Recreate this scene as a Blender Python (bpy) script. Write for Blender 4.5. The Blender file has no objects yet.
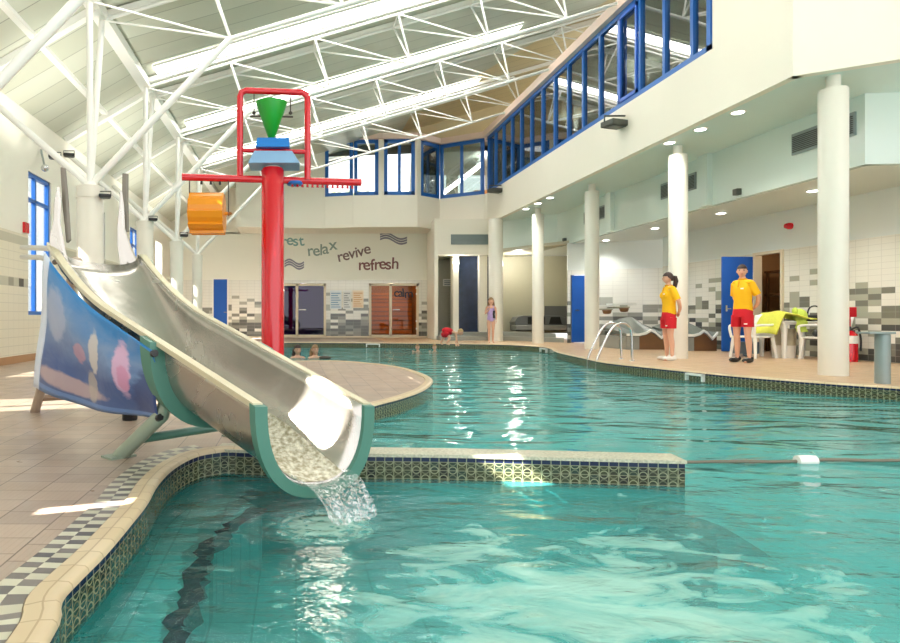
import bpy, bmesh, math, random
from mathutils import Vector, Matrix
from mathutils.geometry import tessellate_polygon
random.seed(7)
F, CX, HY, H = 620.0, 295.0, 317.0, 0.81
COL = bpy.context.scene.collection

def G(x, y, z=0.0):                     # pixel of the photo -> point on the level z
    Y = F * (H - z) / (y - HY)
    return Vector(((x - CX) * Y / F, Y, z))
def A(x, y, Y):                         # pixel of the photo -> point at depth Y
    return Vector(((x - CX) * Y / F, Y, H - (y - HY) * Y / F))

# ------------------------------------------------------------------ materials
class NT:
    def __init__(s, name):
        s.m = bpy.data.materials.new(name); s.m.use_nodes = True
        s.t = s.m.node_tree; s.n = s.t.nodes; s.l = s.t.links
        s.b = s.n['Principled BSDF']; s.out = s.n['Material Output']
    def new(s, ty, **kw):
        n = s.n.new(ty)
        for k, v in kw.items(): setattr(n, k, v)
        return n
    def put(s, sock, v):
        if isinstance(v, bpy.types.NodeSocket): s.l.new(v, sock)
        else: sock.default_value = v
    def math(s, op, a, b=0.0, c=0.0):
        n = s.new('ShaderNodeMath', operation=op)
        s.put(n.inputs[0], a); s.put(n.inputs[1], b); s.put(n.inputs[2], c)
        return n.outputs[0]
    def mix(s, f, a, b):
        n = s.new('ShaderNodeMix', data_type='RGBA')
        s.put(n.inputs[0], f); s.put(n.inputs[6], c4(a)); s.put(n.inputs[7], c4(b))
        return n.outputs[2]
    def xyz(s, kind='Object'):
        tc = s.new('ShaderNodeTexCoord'); sp = s.new('ShaderNodeSeparateXYZ')
        s.l.new(tc.outputs[kind], sp.inputs[0]); return sp.outputs
    def comb(s, x, y, z=0.0):
        n = s.new('ShaderNodeCombineXYZ')
        for i, v in enumerate((x, y, z)): s.put(n.inputs[i], v)
        return n.outputs[0]
    def noise(s, scale, detail=3.0, vec=None, dist=0.0, rough=.5):
        n = s.new('ShaderNodeTexNoise'); n.inputs['Scale'].default_value = scale
        n.inputs['Detail'].default_value = detail; n.inputs['Distortion'].default_value = dist
        n.inputs['Roughness'].default_value = rough
        if vec is None: vec = s.new('ShaderNodeTexCoord').outputs['Object']
        s.l.new(vec, n.inputs['Vector']); return n.outputs['Fac']
    def ramp(s, f, stops, interp='LINEAR'):
        n = s.new('ShaderNodeValToRGB'); n.color_ramp.interpolation = interp
        e = n.color_ramp.elements
        while len(e) < len(stops): e.new(.5)
        for i, (p, c) in enumerate(stops): e[i].position = p; e[i].color = c4(c)
        s.put(n.inputs[0], f); return n.outputs[0]
    def bump(s, h, st=.2, d=.01):
        n = s.new('ShaderNodeBump'); n.inputs['Strength'].default_value = st; n.inputs['Distance'].default_value = d
        s.put(n.inputs['Height'], h); s.l.new(n.outputs[0], s.b.inputs['Normal']); return n.outputs[0]
def lin(c): return tuple(((v / 12.92) if v <= .04045 else ((v + .055) / 1.055) ** 2.4) for v in c)
def c4(c):
    if isinstance(c, bpy.types.NodeSocket): return c
    return tuple(c[:3]) + (1.0,)
def rgb(r, g, b): return lin((r / 255, g / 255, b / 255))
def mat(name, col, rough=.5, metal=0.0, var=.05, scale=6.0, emit=0.0, bump=0.0, spec=None, coat=0.0):
    t = NT(name); col = tuple(col)
    if var:
        dk = tuple(c * (1 - var) for c in col); lt = tuple(min(1, c * (1 + var)) for c in col)
        t.put(t.b.inputs['Base Color'], t.mix(t.noise(scale), dk, lt))
    else: t.b.inputs['Base Color'].default_value = c4(col)
    t.b.inputs['Roughness'].default_value = rough; t.b.inputs['Metallic'].default_value = metal
    if spec is not None: t.b.inputs['Specular IOR Level'].default_value = spec
    if coat: t.b.inputs['Coat Weight'].default_value = coat
    if emit:
        t.b.inputs['Emission Color'].default_value = c4(col); t.b.inputs['Emission Strength'].default_value = emit
    if bump: t.bump(t.noise(scale * 8), .4, bump)
    return t.m

def tile_wall(name, base, lt, md, dk, paint, tw=.28, th=.115, hi=1.95, top=2.27, slope=.45, off=0.0, rows=False):
    """cream paint over square-set glazed tiles with scattered grey tiles; UV in metres"""
    t = NT(name); u, v, _ = t.xyz('UV')
    fu = t.math('DIVIDE', t.math('ADD', u, off), tw); fv = t.math('DIVIDE', v, th)
    cu = t.math('FLOOR', fu); cv = t.math('FLOOR', fv)
    wn = t.new('ShaderNodeTexWhiteNoise', noise_dimensions='2D'); t.l.new(t.comb(cu, cv), wn.inputs['Vector'])
    hv = t.math('MULTIPLY', t.math('ADD', cv, .5), th)
    r = t.math('ADD', wn.outputs['Value'], t.math('MULTIPLY', t.math('SUBTRACT', 1.05, hv), slope))
    inb = t.math('LESS_THAN', hv, hi)
    r = t.math('MULTIPLY', r, inb)
    if rows:      # only one row of thin dark tiles and a grey row above it
        r1 = t.math('MULTIPLY', t.math('LESS_THAN', t.math('ABSOLUTE', t.math('SUBTRACT', hv, 1.425)), .08), t.math('MULTIPLY_ADD', wn.outputs['Value'], .5, .5))
        r2 = t.math('MULTIPLY', t.math('LESS_THAN', t.math('ABSOLUTE', t.math('SUBTRACT', hv, 2.175)), .08), .6)
        r = t.math('MAXIMUM', r1, r2)
    col = t.ramp(r, [(0, base), (.52, lt), (.70, md), (.97, dk)], 'CONSTANT')
    gu = t.math('LESS_THAN', t.math('FRACT', fu), .035); gv = t.math('LESS_THAN', t.math('FRACT', fv), .07)
    g = t.math('MAXIMUM', gu, gv)
    col = t.mix(t.math('MULTIPLY', g, .35), col, tuple(c * .55 for c in base))
    below = t.math('LESS_THAN', v, top)
    pn = t.mix(t.noise(1.3), tuple(c * .97 for c in paint), paint)
    t.put(t.b.inputs['Base Color'], t.mix(below, pn, col))
    t.put(t.b.inputs['Roughness'], t.math('SUBTRACT', .55, t.math('MULTIPLY', below, .4)))
    t.bump(t.math('MULTIPLY', t.math('SUBTRACT', 1.0, g), below), .25, .002)
    return t.m

M = {}
M['cream'] = mat('cream_paint', rgb(240, 234, 218), .55, var=.02, scale=1.2)
M['soffit'] = mat('soffit_paint', rgb(214, 230, 222), .35, var=.02, scale=1.5)
M['bulk'] = mat('bulkhead_gloss_paint', rgb(218, 230, 222), .16, var=.02, scale=1.0)
M['column'] = mat('column_paint', rgb(226, 222, 208), .35, var=.03, scale=3)
M['peach'] = mat('peach_paint', rgb(246, 218, 202), .5, var=.02)
M['tan'] = mat('tan_ceiling', rgb(214, 196, 152), .6, var=.10, scale=.5)
M['white_steel'] = mat('white_painted_steel', rgb(244, 243, 236), .3, var=.02)
M['blue'] = mat('blue_paint', rgb(34, 104, 186), .35, var=.05)
M['blue_door'] = mat('blue_door_paint', rgb(22, 90, 182), .4, var=.08, scale=2)
M['red'] = mat('red_gloss', rgb(205, 8, 28), .22, var=.03, coat=.5)
M['green'] = mat('green_plastic', rgb(20, 150, 40), .3, var=.05)
M['orange'] = mat('orange_plastic', rgb(226, 142, 18), .35, var=.06)
M['bluetray'] = mat('blue_plastic', rgb(20, 120, 200), .3, var=.05)
M['paleblue'] = mat('pale_blue_plastic', rgb(128, 168, 205), .35, var=.05)
M['wire'] = mat('dark_rod', rgb(80, 70, 62), .4, .6)
M['black'] = mat('black_plastic', rgb(28, 28, 30), .4)
M['dkgrey'] = mat('dark_grey_metal', rgb(74, 76, 70), .5)
M['grille'] = mat('grille_grey', rgb(120, 132, 134), .5)
M['chrome'] = mat('brushed_chrome', rgb(205, 205, 205), .18, 1.0, var=.04)
M['greymetal'] = mat('grey_painted_post', rgb(142, 154, 152), .4, .2)
M['frame_beige'] = mat('beige_frame', rgb(226, 212, 184), .45)
M['wood'] = mat('orange_wood', rgb(196, 130, 62), .4, var=.18, scale=5)
M['wood_dk'] = mat('brown_wood', rgb(120, 84, 52), .5, var=.2, scale=5)
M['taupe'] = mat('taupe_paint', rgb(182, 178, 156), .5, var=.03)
M['taupe_dk'] = mat('shaded_taupe_paint', rgb(152, 152, 130), .5, var=.03)  # taupe darkened: shade painted into the alcove side walls
M['step'] = mat('grey_step_tile', rgb(150, 152, 144), .4, var=.08, scale=30)
M['mosaic_grey'] = mat('grey_mosaic', rgb(98, 104, 98), .35, var=.18, scale=40)
M['white'] = mat('white_plastic', rgb(242, 240, 232), .35, var=.02)
M['whitegloss'] = mat('white_glazed', rgb(236, 238, 232), .15, var=.02)
M['skin'] = mat('skin', rgb(222, 170, 142), .5, var=.05, scale=12)
M['hair'] = mat('dark_hair', rgb(56, 36, 30), .6, var=.2, scale=40)
M['hair_br'] = mat('brown_hair', rgb(150, 112, 76), .6, var=.2, scale=40)
M['hair_bl'] = mat('fair_hair', rgb(196, 160, 112), .6, var=.2, scale=40)
M['yellow'] = mat('yellow_cotton', rgb(250, 188, 12), .8, var=.06, scale=8, bump=.004)
M['redcloth'] = mat('red_cotton', rgb(205, 14, 34), .75, var=.06, scale=8)
M['purple'] = mat('lilac_swimsuit', rgb(190, 160, 214), .5, var=.25, scale=30)
M['towel'] = mat('yellow_towel', rgb(226, 228, 92), .9, var=.12, scale=30, bump=.01)
M['limetowel'] = mat('lime_towel', rgb(204, 222, 96), .9, var=.12, scale=30, bump=.01)
M['lamp'] = mat('lamp_lens', (1, .98, .94), .3, var=0, emit=7)
M['rooflight'] = mat('rooflight_glazing', (1, .985, .95), .3, var=0, emit=7.0)
M['coping'] = None
M['hedge'] = mat('hedge_leaves', rgb(104, 112, 84), .8, var=.5, scale=18, bump=.05)
M['purple_glass_room'] = mat('purple_room', rgb(128, 60, 160), .4, var=.1)
M['navy'] = mat('navy_shower_tile', rgb(38, 52, 78), .15, var=.5, scale=5)
M['rope'] = mat('rope_brown', rgb(120, 112, 96), .7)
M['green_frame'] = mat('green_slide_frame', rgb(78, 126, 110), .35, var=.08)
M['grn_leg'] = mat('grey_green_leg', rgb(150, 164, 146), .4, .3, var=.08)
M['flange'] = mat('slide_flange', rgb(206, 196, 166), .35, .3, var=.05)
M['lounge'] = mat('lounge_wall', rgb(176, 176, 166), .5)
M['lounge_dk'] = mat('lounge_ceiling', rgb(186, 188, 176), .6)

def steel():
    t = NT('slide_steel')
    f = t.noise(2.5, 4, dist=1.5)
    t.put(t.b.inputs['Base Color'], t.mix(f, rgb(166, 160, 150), rgb(200, 194, 186)))
    t.b.inputs['Metallic'].default_value = .85
    t.put(t.b.inputs['Roughness'], t.math('MULTIPLY_ADD', f, .12, .2))
    t.bump(t.noise(3.0, 2, dist=1.0), .25, .02); return t.m
M['steel'] = steel()

def panels(name, c, c2, axis_step=.55):
    """boarded ceiling: wide panels with thin dark joints running across"""
    t = NT(name); x, y, z = t.xyz('Object')
    fy = t.math('DIVIDE', y, axis_step)
    j = t.math('LESS_THAN', t.math('FRACT', fy), .035)
    wn = t.new('ShaderNodeTexWhiteNoise', noise_dimensions='1D'); t.put(wn.inputs['W'], t.math('FLOOR', fy))
    base = t.mix(wn.outputs['Value'], c, c2)
    t.put(t.b.inputs['Base Color'], t.mix(j, base, tuple(v * .6 for v in c)))
    t.b.inputs['Roughness'].default_value = .35
    return t.m
M['roof'] = panels('white_roof_panels', rgb(194, 196, 178), rgb(206, 208, 192))
M['roof_warm_lit'] = panels('warm_lit_roof_panels', rgb(205, 186, 140), rgb(216, 198, 154))  # same roof panels, tinted tan to paint in the warm light

def deck():
    t = NT('deck_tiles'); x, y, z = t.xyz('Object')
    fx = t.math('DIVIDE', t.math('ADD', x, .96), .23)
    cx = t.math('FLOOR', fx)
    wc = t.new('ShaderNodeTexWhiteNoise', noise_dimensions='1D'); t.put(wc.inputs['W'], cx)
    fy = t.math('DIVIDE', t.math('ADD', y, t.math('MULTIPLY', wc.outputs['Value'], .153)), .153)
    gx = t.math('LESS_THAN', t.math('FRACT', fx), .03); gy = t.math('LESS_THAN', t.math('FRACT', fy), .045)
    rib = t.math('LESS_THAN', t.math('FRACT', t.math('MULTIPLY', fx, 9)), .25)
    wn = t.new('ShaderNodeTexWhiteNoise', noise_dimensions='2D'); t.l.new(t.comb(cx, t.math('FLOOR', fy)), wn.inputs['Vector'])
    left = t.ramp(wn.outputs['Value'], [(0, rgb(172, 150, 132)), (.5, rgb(184, 162, 144)), (1, rgb(164, 144, 130))])
    right = t.ramp(wn.outputs['Value'], [(0, rgb(206, 170, 130)), (.5, rgb(214, 180, 142)), (1, rgb(198, 164, 126))])
    sel = t.math('GREATER_THAN', x, 3.0)
    col = t.mix(sel, left, right)
    col = t.mix(t.math('MULTIPLY', rib, .10), col, rgb(120, 100, 84))
    g = t.math('MAXIMUM', t.math('MULTIPLY', gx, .8), t.math('MULTIPLY', gy, .5))
    col = t.mix(g, col, rgb(84, 68, 58))
    col = t.mix(t.math('MULTIPLY', t.noise(3.0, 4), .25), col, rgb(170, 150, 132))
    t.put(t.b.inputs['Base Color'], col)
    t.put(t.b.inputs['Roughness'], t.math('MULTIPLY_ADD', t.noise(5.0, 3), .3, .2))
    t.bump(t.math('SUBTRACT', 1.0, t.math('MAXIMUM', g, t.math('MULTIPLY', rib, .4))), .3, .003)
    return t.m
M['deck'] = deck()

def coping():
    t = NT('pale_coping_tiles'); u, v, _ = t.xyz('UV')
    fu = t.math('DIVIDE', u, .12)
    g = t.math('LESS_THAN', t.math('FRACT', fu), .05)
    g2 = t.math('LESS_THAN', t.math('ABSOLUTE', t.math('SUBTRACT', v, .045)), .003)
    wn = t.new('ShaderNodeTexWhiteNoise', noise_dimensions='1D'); t.put(wn.inputs['W'], t.math('FLOOR', fu))
    col = t.mix(wn.outputs['Value'], rgb(206, 184, 148), rgb(218, 198, 164))
    col = t.mix(t.math('MULTIPLY', t.math('MAXIMUM', g, g2), .5), col, rgb(150, 118, 84))
    t.put(t.b.inputs['Base Color'], col); t.b.inputs['Roughness'].default_value = .32
    return t.m
M['coping'] = coping()
def divtop():
    t = NT('speckled_coping')
    t.put(t.b.inputs['Base Color'], t.ramp(t.noise(70, 3), [(.35, rgb(176, 172, 148)), (.65, rgb(214, 210, 188))]))
    t.b.inputs['Roughness'].default_value = .3; return t.m
M['divtop'] = divtop()

def checker():
    t = NT('checker_border'); u, v, _ = t.xyz('UV')
    a = t.math('FLOOR', t.math('DIVIDE', u, .043)); b = t.math('FLOOR', t.math('DIVIDE', v, .0625))
    odd = t.math('MODULO', t.math('ABSOLUTE', t.math('ADD', a, b)), 2.0)
    wn = t.new('ShaderNodeTexWhiteNoise', noise_dimensions='2D'); t.l.new(t.comb(a, b), wn.inputs['Vector'])
    dkc = t.mix(wn.outputs['Value'], rgb(92, 88, 88), rgb(128, 118, 112))
    ltc = t.mix(wn.outputs['Value'], rgb(206, 202, 180), rgb(190, 184, 162))
    t.put(t.b.inputs['Base Color'], t.mix(odd, dkc, ltc)); t.b.inputs['Roughness'].default_value = .3
    return t.m
M['checker'] = checker()

def mosaic():
    """waterline band: small dark tiles, a navy row on top and pale interlaced rings below; UV in metres, v = depth below the edge"""
    t = NT('waterline_mosaic'); u, v, _ = t.xyz('UV')
    fu = t.math('DIVIDE', u, .0527); fv = t.math('DIVIDE', t.math('SUBTRACT', v, .03), .0527)
    pu = t.math('SUBTRACT', fu, t.math('ROUND', fu)); pv = t.math('SUBTRACT', fv, t.math('ROUND', fv))
    d = t.math('SQRT', t.math('ADD', t.math('MULTIPLY', pu, pu), t.math('MULTIPLY', pv, pv)))
    ring = t.math('LESS_THAN', t.math('ABSOLUTE', t.math('SUBTRACT', d, .42)), .055)
    par = t.math('MODULO', t.math('ABSOLUTE', t.math('ADD', t.math('ROUND', fu), t.math('ROUND', fv))), 2.0)
    ring = t.math('MULTIPLY', ring, t.math('SUBTRACT', 1.0, t.math('MULTIPLY', par, .55)))
    gu = t.math('LESS_THAN', t.math('ABSOLUTE', t.math('SUBTRACT', t.math('FRACT', fu), .5)), .05)
    gv = t.math('LESS_THAN', t.math('ABSOLUTE', t.math('SUBTRACT', t.math('FRACT', fv), .02)), .05)
    wn = t.new('ShaderNodeTexWhiteNoise', noise_dimensions='2D'); t.l.new(t.comb(t.math('FLOOR', t.math('ADD', fu, .5)), t.math('FLOOR', fv)), wn.inputs['Vector'])
    base = t.ramp(wn.outputs['Value'], [(0, rgb(34, 36, 32)), (.5, rgb(66, 68, 42)), (1, rgb(40, 58, 50))])
    low = t.math('GREATER_THAN', fv, 0.0)
    g = t.math('MAXIMUM', t.math('MAXIMUM', gu, gv), t.math('MULTIPLY', ring, low))
    base = t.mix(low, rgb(30, 38, 70), base)
    col = t.mix(t.math('MULTIPLY', g, .5), base, rgb(190, 190, 150))
    wet = t.math('GREATER_THAN', v, .165)
    col = t.mix(wet, col, rgb(60, 170, 170))
    t.put(t.b.inputs['Base Color'], col); t.b.inputs['Roughness'].default_value = .12
    return t.m
M['mosaic'] = mosaic()
def basin():
    t = NT('pool_basin_tiles'); x, y, z = t.xyz('Object')
    gx = t.math('LESS_THAN', t.math('FRACT', t.math('DIVIDE', x, .2)), .05); gy = t.math('LESS_THAN', t.math('FRACT', t.math('DIVIDE', y, .1)), .08)
    g = t.math('MAXIMUM', gx, gy)
    c = t.mix(t.noise(1.2, 3), rgb(110, 236, 238), rgb(190, 250, 246))
    t.put(t.b.inputs['Base Color'], t.mix(t.math('MULTIPLY', g, .3), c, rgb(20, 110, 120)))
    return t.m
M['basin'] = basin()
def stripe():
    t = NT('dark_step_mosaic')
    t.put(t.b.inputs['Base Color'], t.ramp(t.noise(24, 2), [(.35, rgb(16, 20, 40)), (.7, rgb(74, 60, 84))]))
    return t.m
M['stripe'] = stripe()

def water():
    t = NT('pool_water')
    tc = t.new('ShaderNodeTexCoord'); x, y, z = t.xyz('Object')
    # ripples: long flat waves far away, livelier in the near pool
    far = t.noise(1.0, 2, t.comb(t.math('MULTIPLY', x, 1.1), t.math('MULTIPLY', y, 2.4)), .6)
    mid = t.noise(1.0, 3, t.comb(t.math('MULTIPLY', x, 4.0), t.math('MULTIPLY', y, 7.0)), .8)
    fine = t.noise(1.0, 3, t.comb(t.math('MULTIPLY', x, 13.0), t.math('MULTIPLY', y, 17.0)), 1.0)
    near = t.math('LESS_THAN', y, 3.75)
    hgt = t.math('ADD', t.math('MULTIPLY', far, .11), t.math('ADD', t.math('MULTIPLY', mid, t.math('MULTIPLY_ADD', near, .018, .012)), t.math('MULTIPLY', fine, t.math('MULTIPLY_ADD', near, .0055, .0018))))
    # concentric ripples where the slide drops its water
    dx = t.math('SUBTRACT', x, .12); dy = t.math('SUBTRACT', y, 2.85)
    rr = t.math('SQRT', t.math('ADD', t.math('MULTIPLY', dx, dx), t.math('MULTIPLY', dy, dy)))
    rip = t.math('DIVIDE', t.math('SINE', t.math('MULTIPLY', rr, 70.0)), t.math('ADD', 1.0, t.math('MULTIPLY', t.math('MULTIPLY', rr, rr), 14.0)))
    hgt = t.math('ADD', hgt, t.math('MULTIPLY', rip, .004))
    bp = t.new('ShaderNodeBump'); bp.inputs['Strength'].default_value = .62; bp.inputs['Distance'].default_value = 1.0
    t.l.new(hgt, bp.inputs['Height'])
    # foam: pale bubbly drifts over the jets
    ex = t.math('DIVIDE', t.math('SUBTRACT', x, .98), 1.05); ey = t.math('DIVIDE', t.math('SUBTRACT', y, 2.0), .95)
    el = t.math('SQRT', t.math('ADD', t.math('MULTIPLY', ex, ex), t.math('MULTIPLY', ey, ey)))
    area = t.math('MAXIMUM', t.math('SUBTRACT', 1.15, el), 0.0)
    fn = t.noise(1.0, 7, t.comb(t.math('MULTIPLY', x, 3.2), t.math('MULTIPLY', y, 5.6)), 1.1, .58)
    fm = t.math('MULTIPLY_ADD', area, .30, fn)
    foam = t.ramp(fm, [(.62, (0, 0, 0)), (.69, (.6, .6, .6)), (.84, (.9, .9, .9))])
    splash = t.math('SUBTRACT', .42, rr); sp = t.math('MULTIPLY', t.math('MAXIMUM', splash, 0.0), 2.2)
    fn2 = t.noise(30, 4)
    foam2 = t.ramp(t.math('MULTIPLY', sp, fn2), [(.16, (0, 0, 0)), (.34, (1, 1, 1))])
    foam_all = t.math('MAXIMUM', foam, foam2)
    body = t.mix(t.noise(1.0, 3, t.comb(t.math('MULTIPLY', x, 1.0), t.math('MULTIPLY', y, 1.6)), 1.0), rgb(10, 186, 190), rgb(130, 232, 222))
    body = t.mix(t.math('MULTIPLY', foam_all, .62), body, rgb(200, 216, 196))
    dif = t.new('ShaderNodeBsdfDiffuse'); t.put(dif.inputs['Color'], body); t.l.new(bp.outputs[0], dif.inputs['Normal'])
    tr = t.new('ShaderNodeBsdfTransparent'); tr.inputs['Color'].default_value = c4((.66, .985, .985))
    rf = t.new('ShaderNodeBsdfRefraction'); rf.inputs['Color'].default_value = c4((.66, .985, .985)); rf.inputs['IOR'].default_value = 1.33; rf.inputs['Roughness'].default_value = .02
    t.l.new(bp.outputs[0], rf.inputs['Normal'])
    m1 = t.new('ShaderNodeMixShader'); m1.inputs[0].default_value = .3; t.l.new(tr.outputs[0], m1.inputs[1]); t.l.new(rf.outputs[0], m1.inputs[2])
    m2 = t.new('ShaderNodeMixShader'); clear = t.new('ShaderNodeMapRange'); t.put(clear.inputs[0], x); clear.inputs[1].default_value = .05; clear.inputs[2].default_value = .8; clear.inputs[3].default_value = .04; clear.inputs[4].default_value = .30
    turb = t.math('MAXIMUM', clear.outputs[0], t.math('MULTIPLY', t.math('SUBTRACT', 1.0, near), .30))
    t.put(m2.inputs[0], t.math('MULTIPLY_ADD', foam_all, .6, turb)); t.l.new(m1.outputs[0], m2.inputs[1]); t.l.new(dif.outputs[0], m2.inputs[2])
    gl = t.new('ShaderNodeBsdfGlossy'); gl.inputs['Roughness'].default_value = .04; t.l.new(bp.outputs[0], gl.inputs['Normal'])
    fr = t.new('ShaderNodeFresnel'); fr.inputs['IOR'].default_value = 1.33; t.l.new(bp.outputs[0], fr.inputs['Normal'])
    m3 = t.new('ShaderNodeMixShader'); t.l.new(fr.outputs[0], m3.inputs[0]); t.l.new(m2.outputs[0], m3.inputs[1]); t.l.new(gl.outputs[0], m3.inputs[2])
    t.l.new(m3.outputs[0], t.out.inputs['Surface'])
    return t.m
M['water'] = water()

def glass(name, tint=(1, 1, 1), refl=.25, rough=.0, fk=.6):
    t = NT(name)
    tr = t.new('ShaderNodeBsdfTransparent'); tr.inputs['Color'].default_value = c4(tint)
    gl = t.new('ShaderNodeBsdfGlossy'); gl.inputs['Roughness'].default_value = rough
    lw = t.new('ShaderNodeLayerWeight'); lw.inputs['Blend'].default_value = .35
    f = t.math('MULTIPLY_ADD', lw.outputs['Fresnel'], fk, refl)
    m = t.new('ShaderNodeMixShader'); t.put(m.inputs[0], f); t.l.new(tr.outputs[0], m.inputs[1]); t.l.new(gl.outputs[0], m.inputs[2])
    t.l.new(m.outputs[0], t.out.inputs['Surface']); return t.m
M['glass'] = glass('clear_glass', (.93, .96, .96), .06)
M['glass_gal'] = glass('gallery_glass', (.75, .84, .82), .34)
M['glass_pur'] = glass('purple_glass', (.34, .24, .46), .05, fk=.1)
M['glass_amb'] = glass('amber_glass', (.95, .76, .55), .02, fk=.06)
def splashm():
    t = NT('falling_water')
    tr = t.new('ShaderNodeBsdfTransparent')
    df = t.new('ShaderNodeBsdfDiffuse'); df.inputs['Color'].default_value = c4(rgb(226, 232, 226))
    gl = t.new('ShaderNodeBsdfGlossy'); gl.inputs['Roughness'].default_value = .15
    f = t.ramp(t.noise(38, 4, dist=2), [(.40, (.05, .05, .05)), (.66, (.75, .75, .75))])
    m1 = t.new('ShaderNodeMixShader'); m1.inputs[0].default_value = .35; t.l.new(df.outputs[0], m1.inputs[1]); t.l.new(gl.outputs[0], m1.inputs[2])
    m = t.new('ShaderNodeMixShader'); t.put(m.inputs[0], f); t.l.new(tr.outputs[0], m.inputs[1]); t.l.new(m1.outputs[0], m.inputs[2])
    t.l.new(m.outputs[0], t.out.inputs['Surface']); return t.m
M['fall'] = splashm()
def banner():
    """a printed sea scene, no characters: blue depths, sandy bed, pale weed streaks and a soft pink coral; UV 0..1"""
    t = NT('banner_print'); u, v, _ = t.xyz('UV')
    n = t.noise(3.0, 4, t.comb(u, v), 1.2)
    c = t.ramp(t.math('MULTIPLY_ADD', n, .5, t.math('MULTIPLY', v, .7)), [(.18, rgb(84, 104, 148)), (.45, rgb(66, 96, 152)), (.7, rgb(120, 150, 190)), (.95, rgb(28, 128, 196))])
    def blob(cx, cy, rx, ry, wob=.35):
        a = t.math('DIVIDE', t.math('SUBTRACT', u, cx), rx); b = t.math('DIVIDE', t.math('SUBTRACT', v, cy), ry)
        d = t.math('SQRT', t.math('ADD', t.math('MULTIPLY', a, a), t.math('MULTIPLY', b, b)))
        return t.math('ADD', d, t.math('MULTIPLY', t.math('SUBTRACT', t.noise(12, 3, t.comb(u, v)), .5), wob))
    def lay(c, mask, col, a=1.0):
        f = t.ramp(mask, [(.75, (a, a, a)), (1.05, (0, 0, 0))]); return t.mix(f, c, col)
    c = lay(c, blob(.28, .17, .34, .09, .5), rgb(196, 172, 172), .8)
    c = lay(c, blob(.12, .68, .13, .22, .7), rgb(176, 184, 208), .6)
    c = lay(c, blob(.50, .60, .05, .24, .9), rgb(214, 206, 196), .8)
    c = lay(c, blob(.37, .52, .06, .10, .9), rgb(206, 150, 160), .6)
    c = lay(c, blob(.47, .24, .05, .20, .9), rgb(190, 180, 168), .7)
    c = lay(c, blob(.74, .55, .075, .34, .8), rgb(222, 182, 212), .9)
    c = lay(c, blob(.755, .45, .05, .18, .9), rgb(206, 130, 168), .6)
    c = lay(c, blob(.95, .2, .16, .5, .6), rgb(58, 74, 122), .8)
    edge = t.math('LESS_THAN', v, .07)
    c = t.mix(edge, c, rgb(104, 136, 186))
    t.put(t.b.inputs['Base Color'], c); t.b.inputs['Roughness'].default_value = .35
    t.bump(t.noise(4, 2, dist=1), .3, .02)
    return t.m
M['banner'] = banner()
M['banner_edge'] = mat('banner_white_edge', rgb(214, 224, 238), .35, var=.1)

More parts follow.
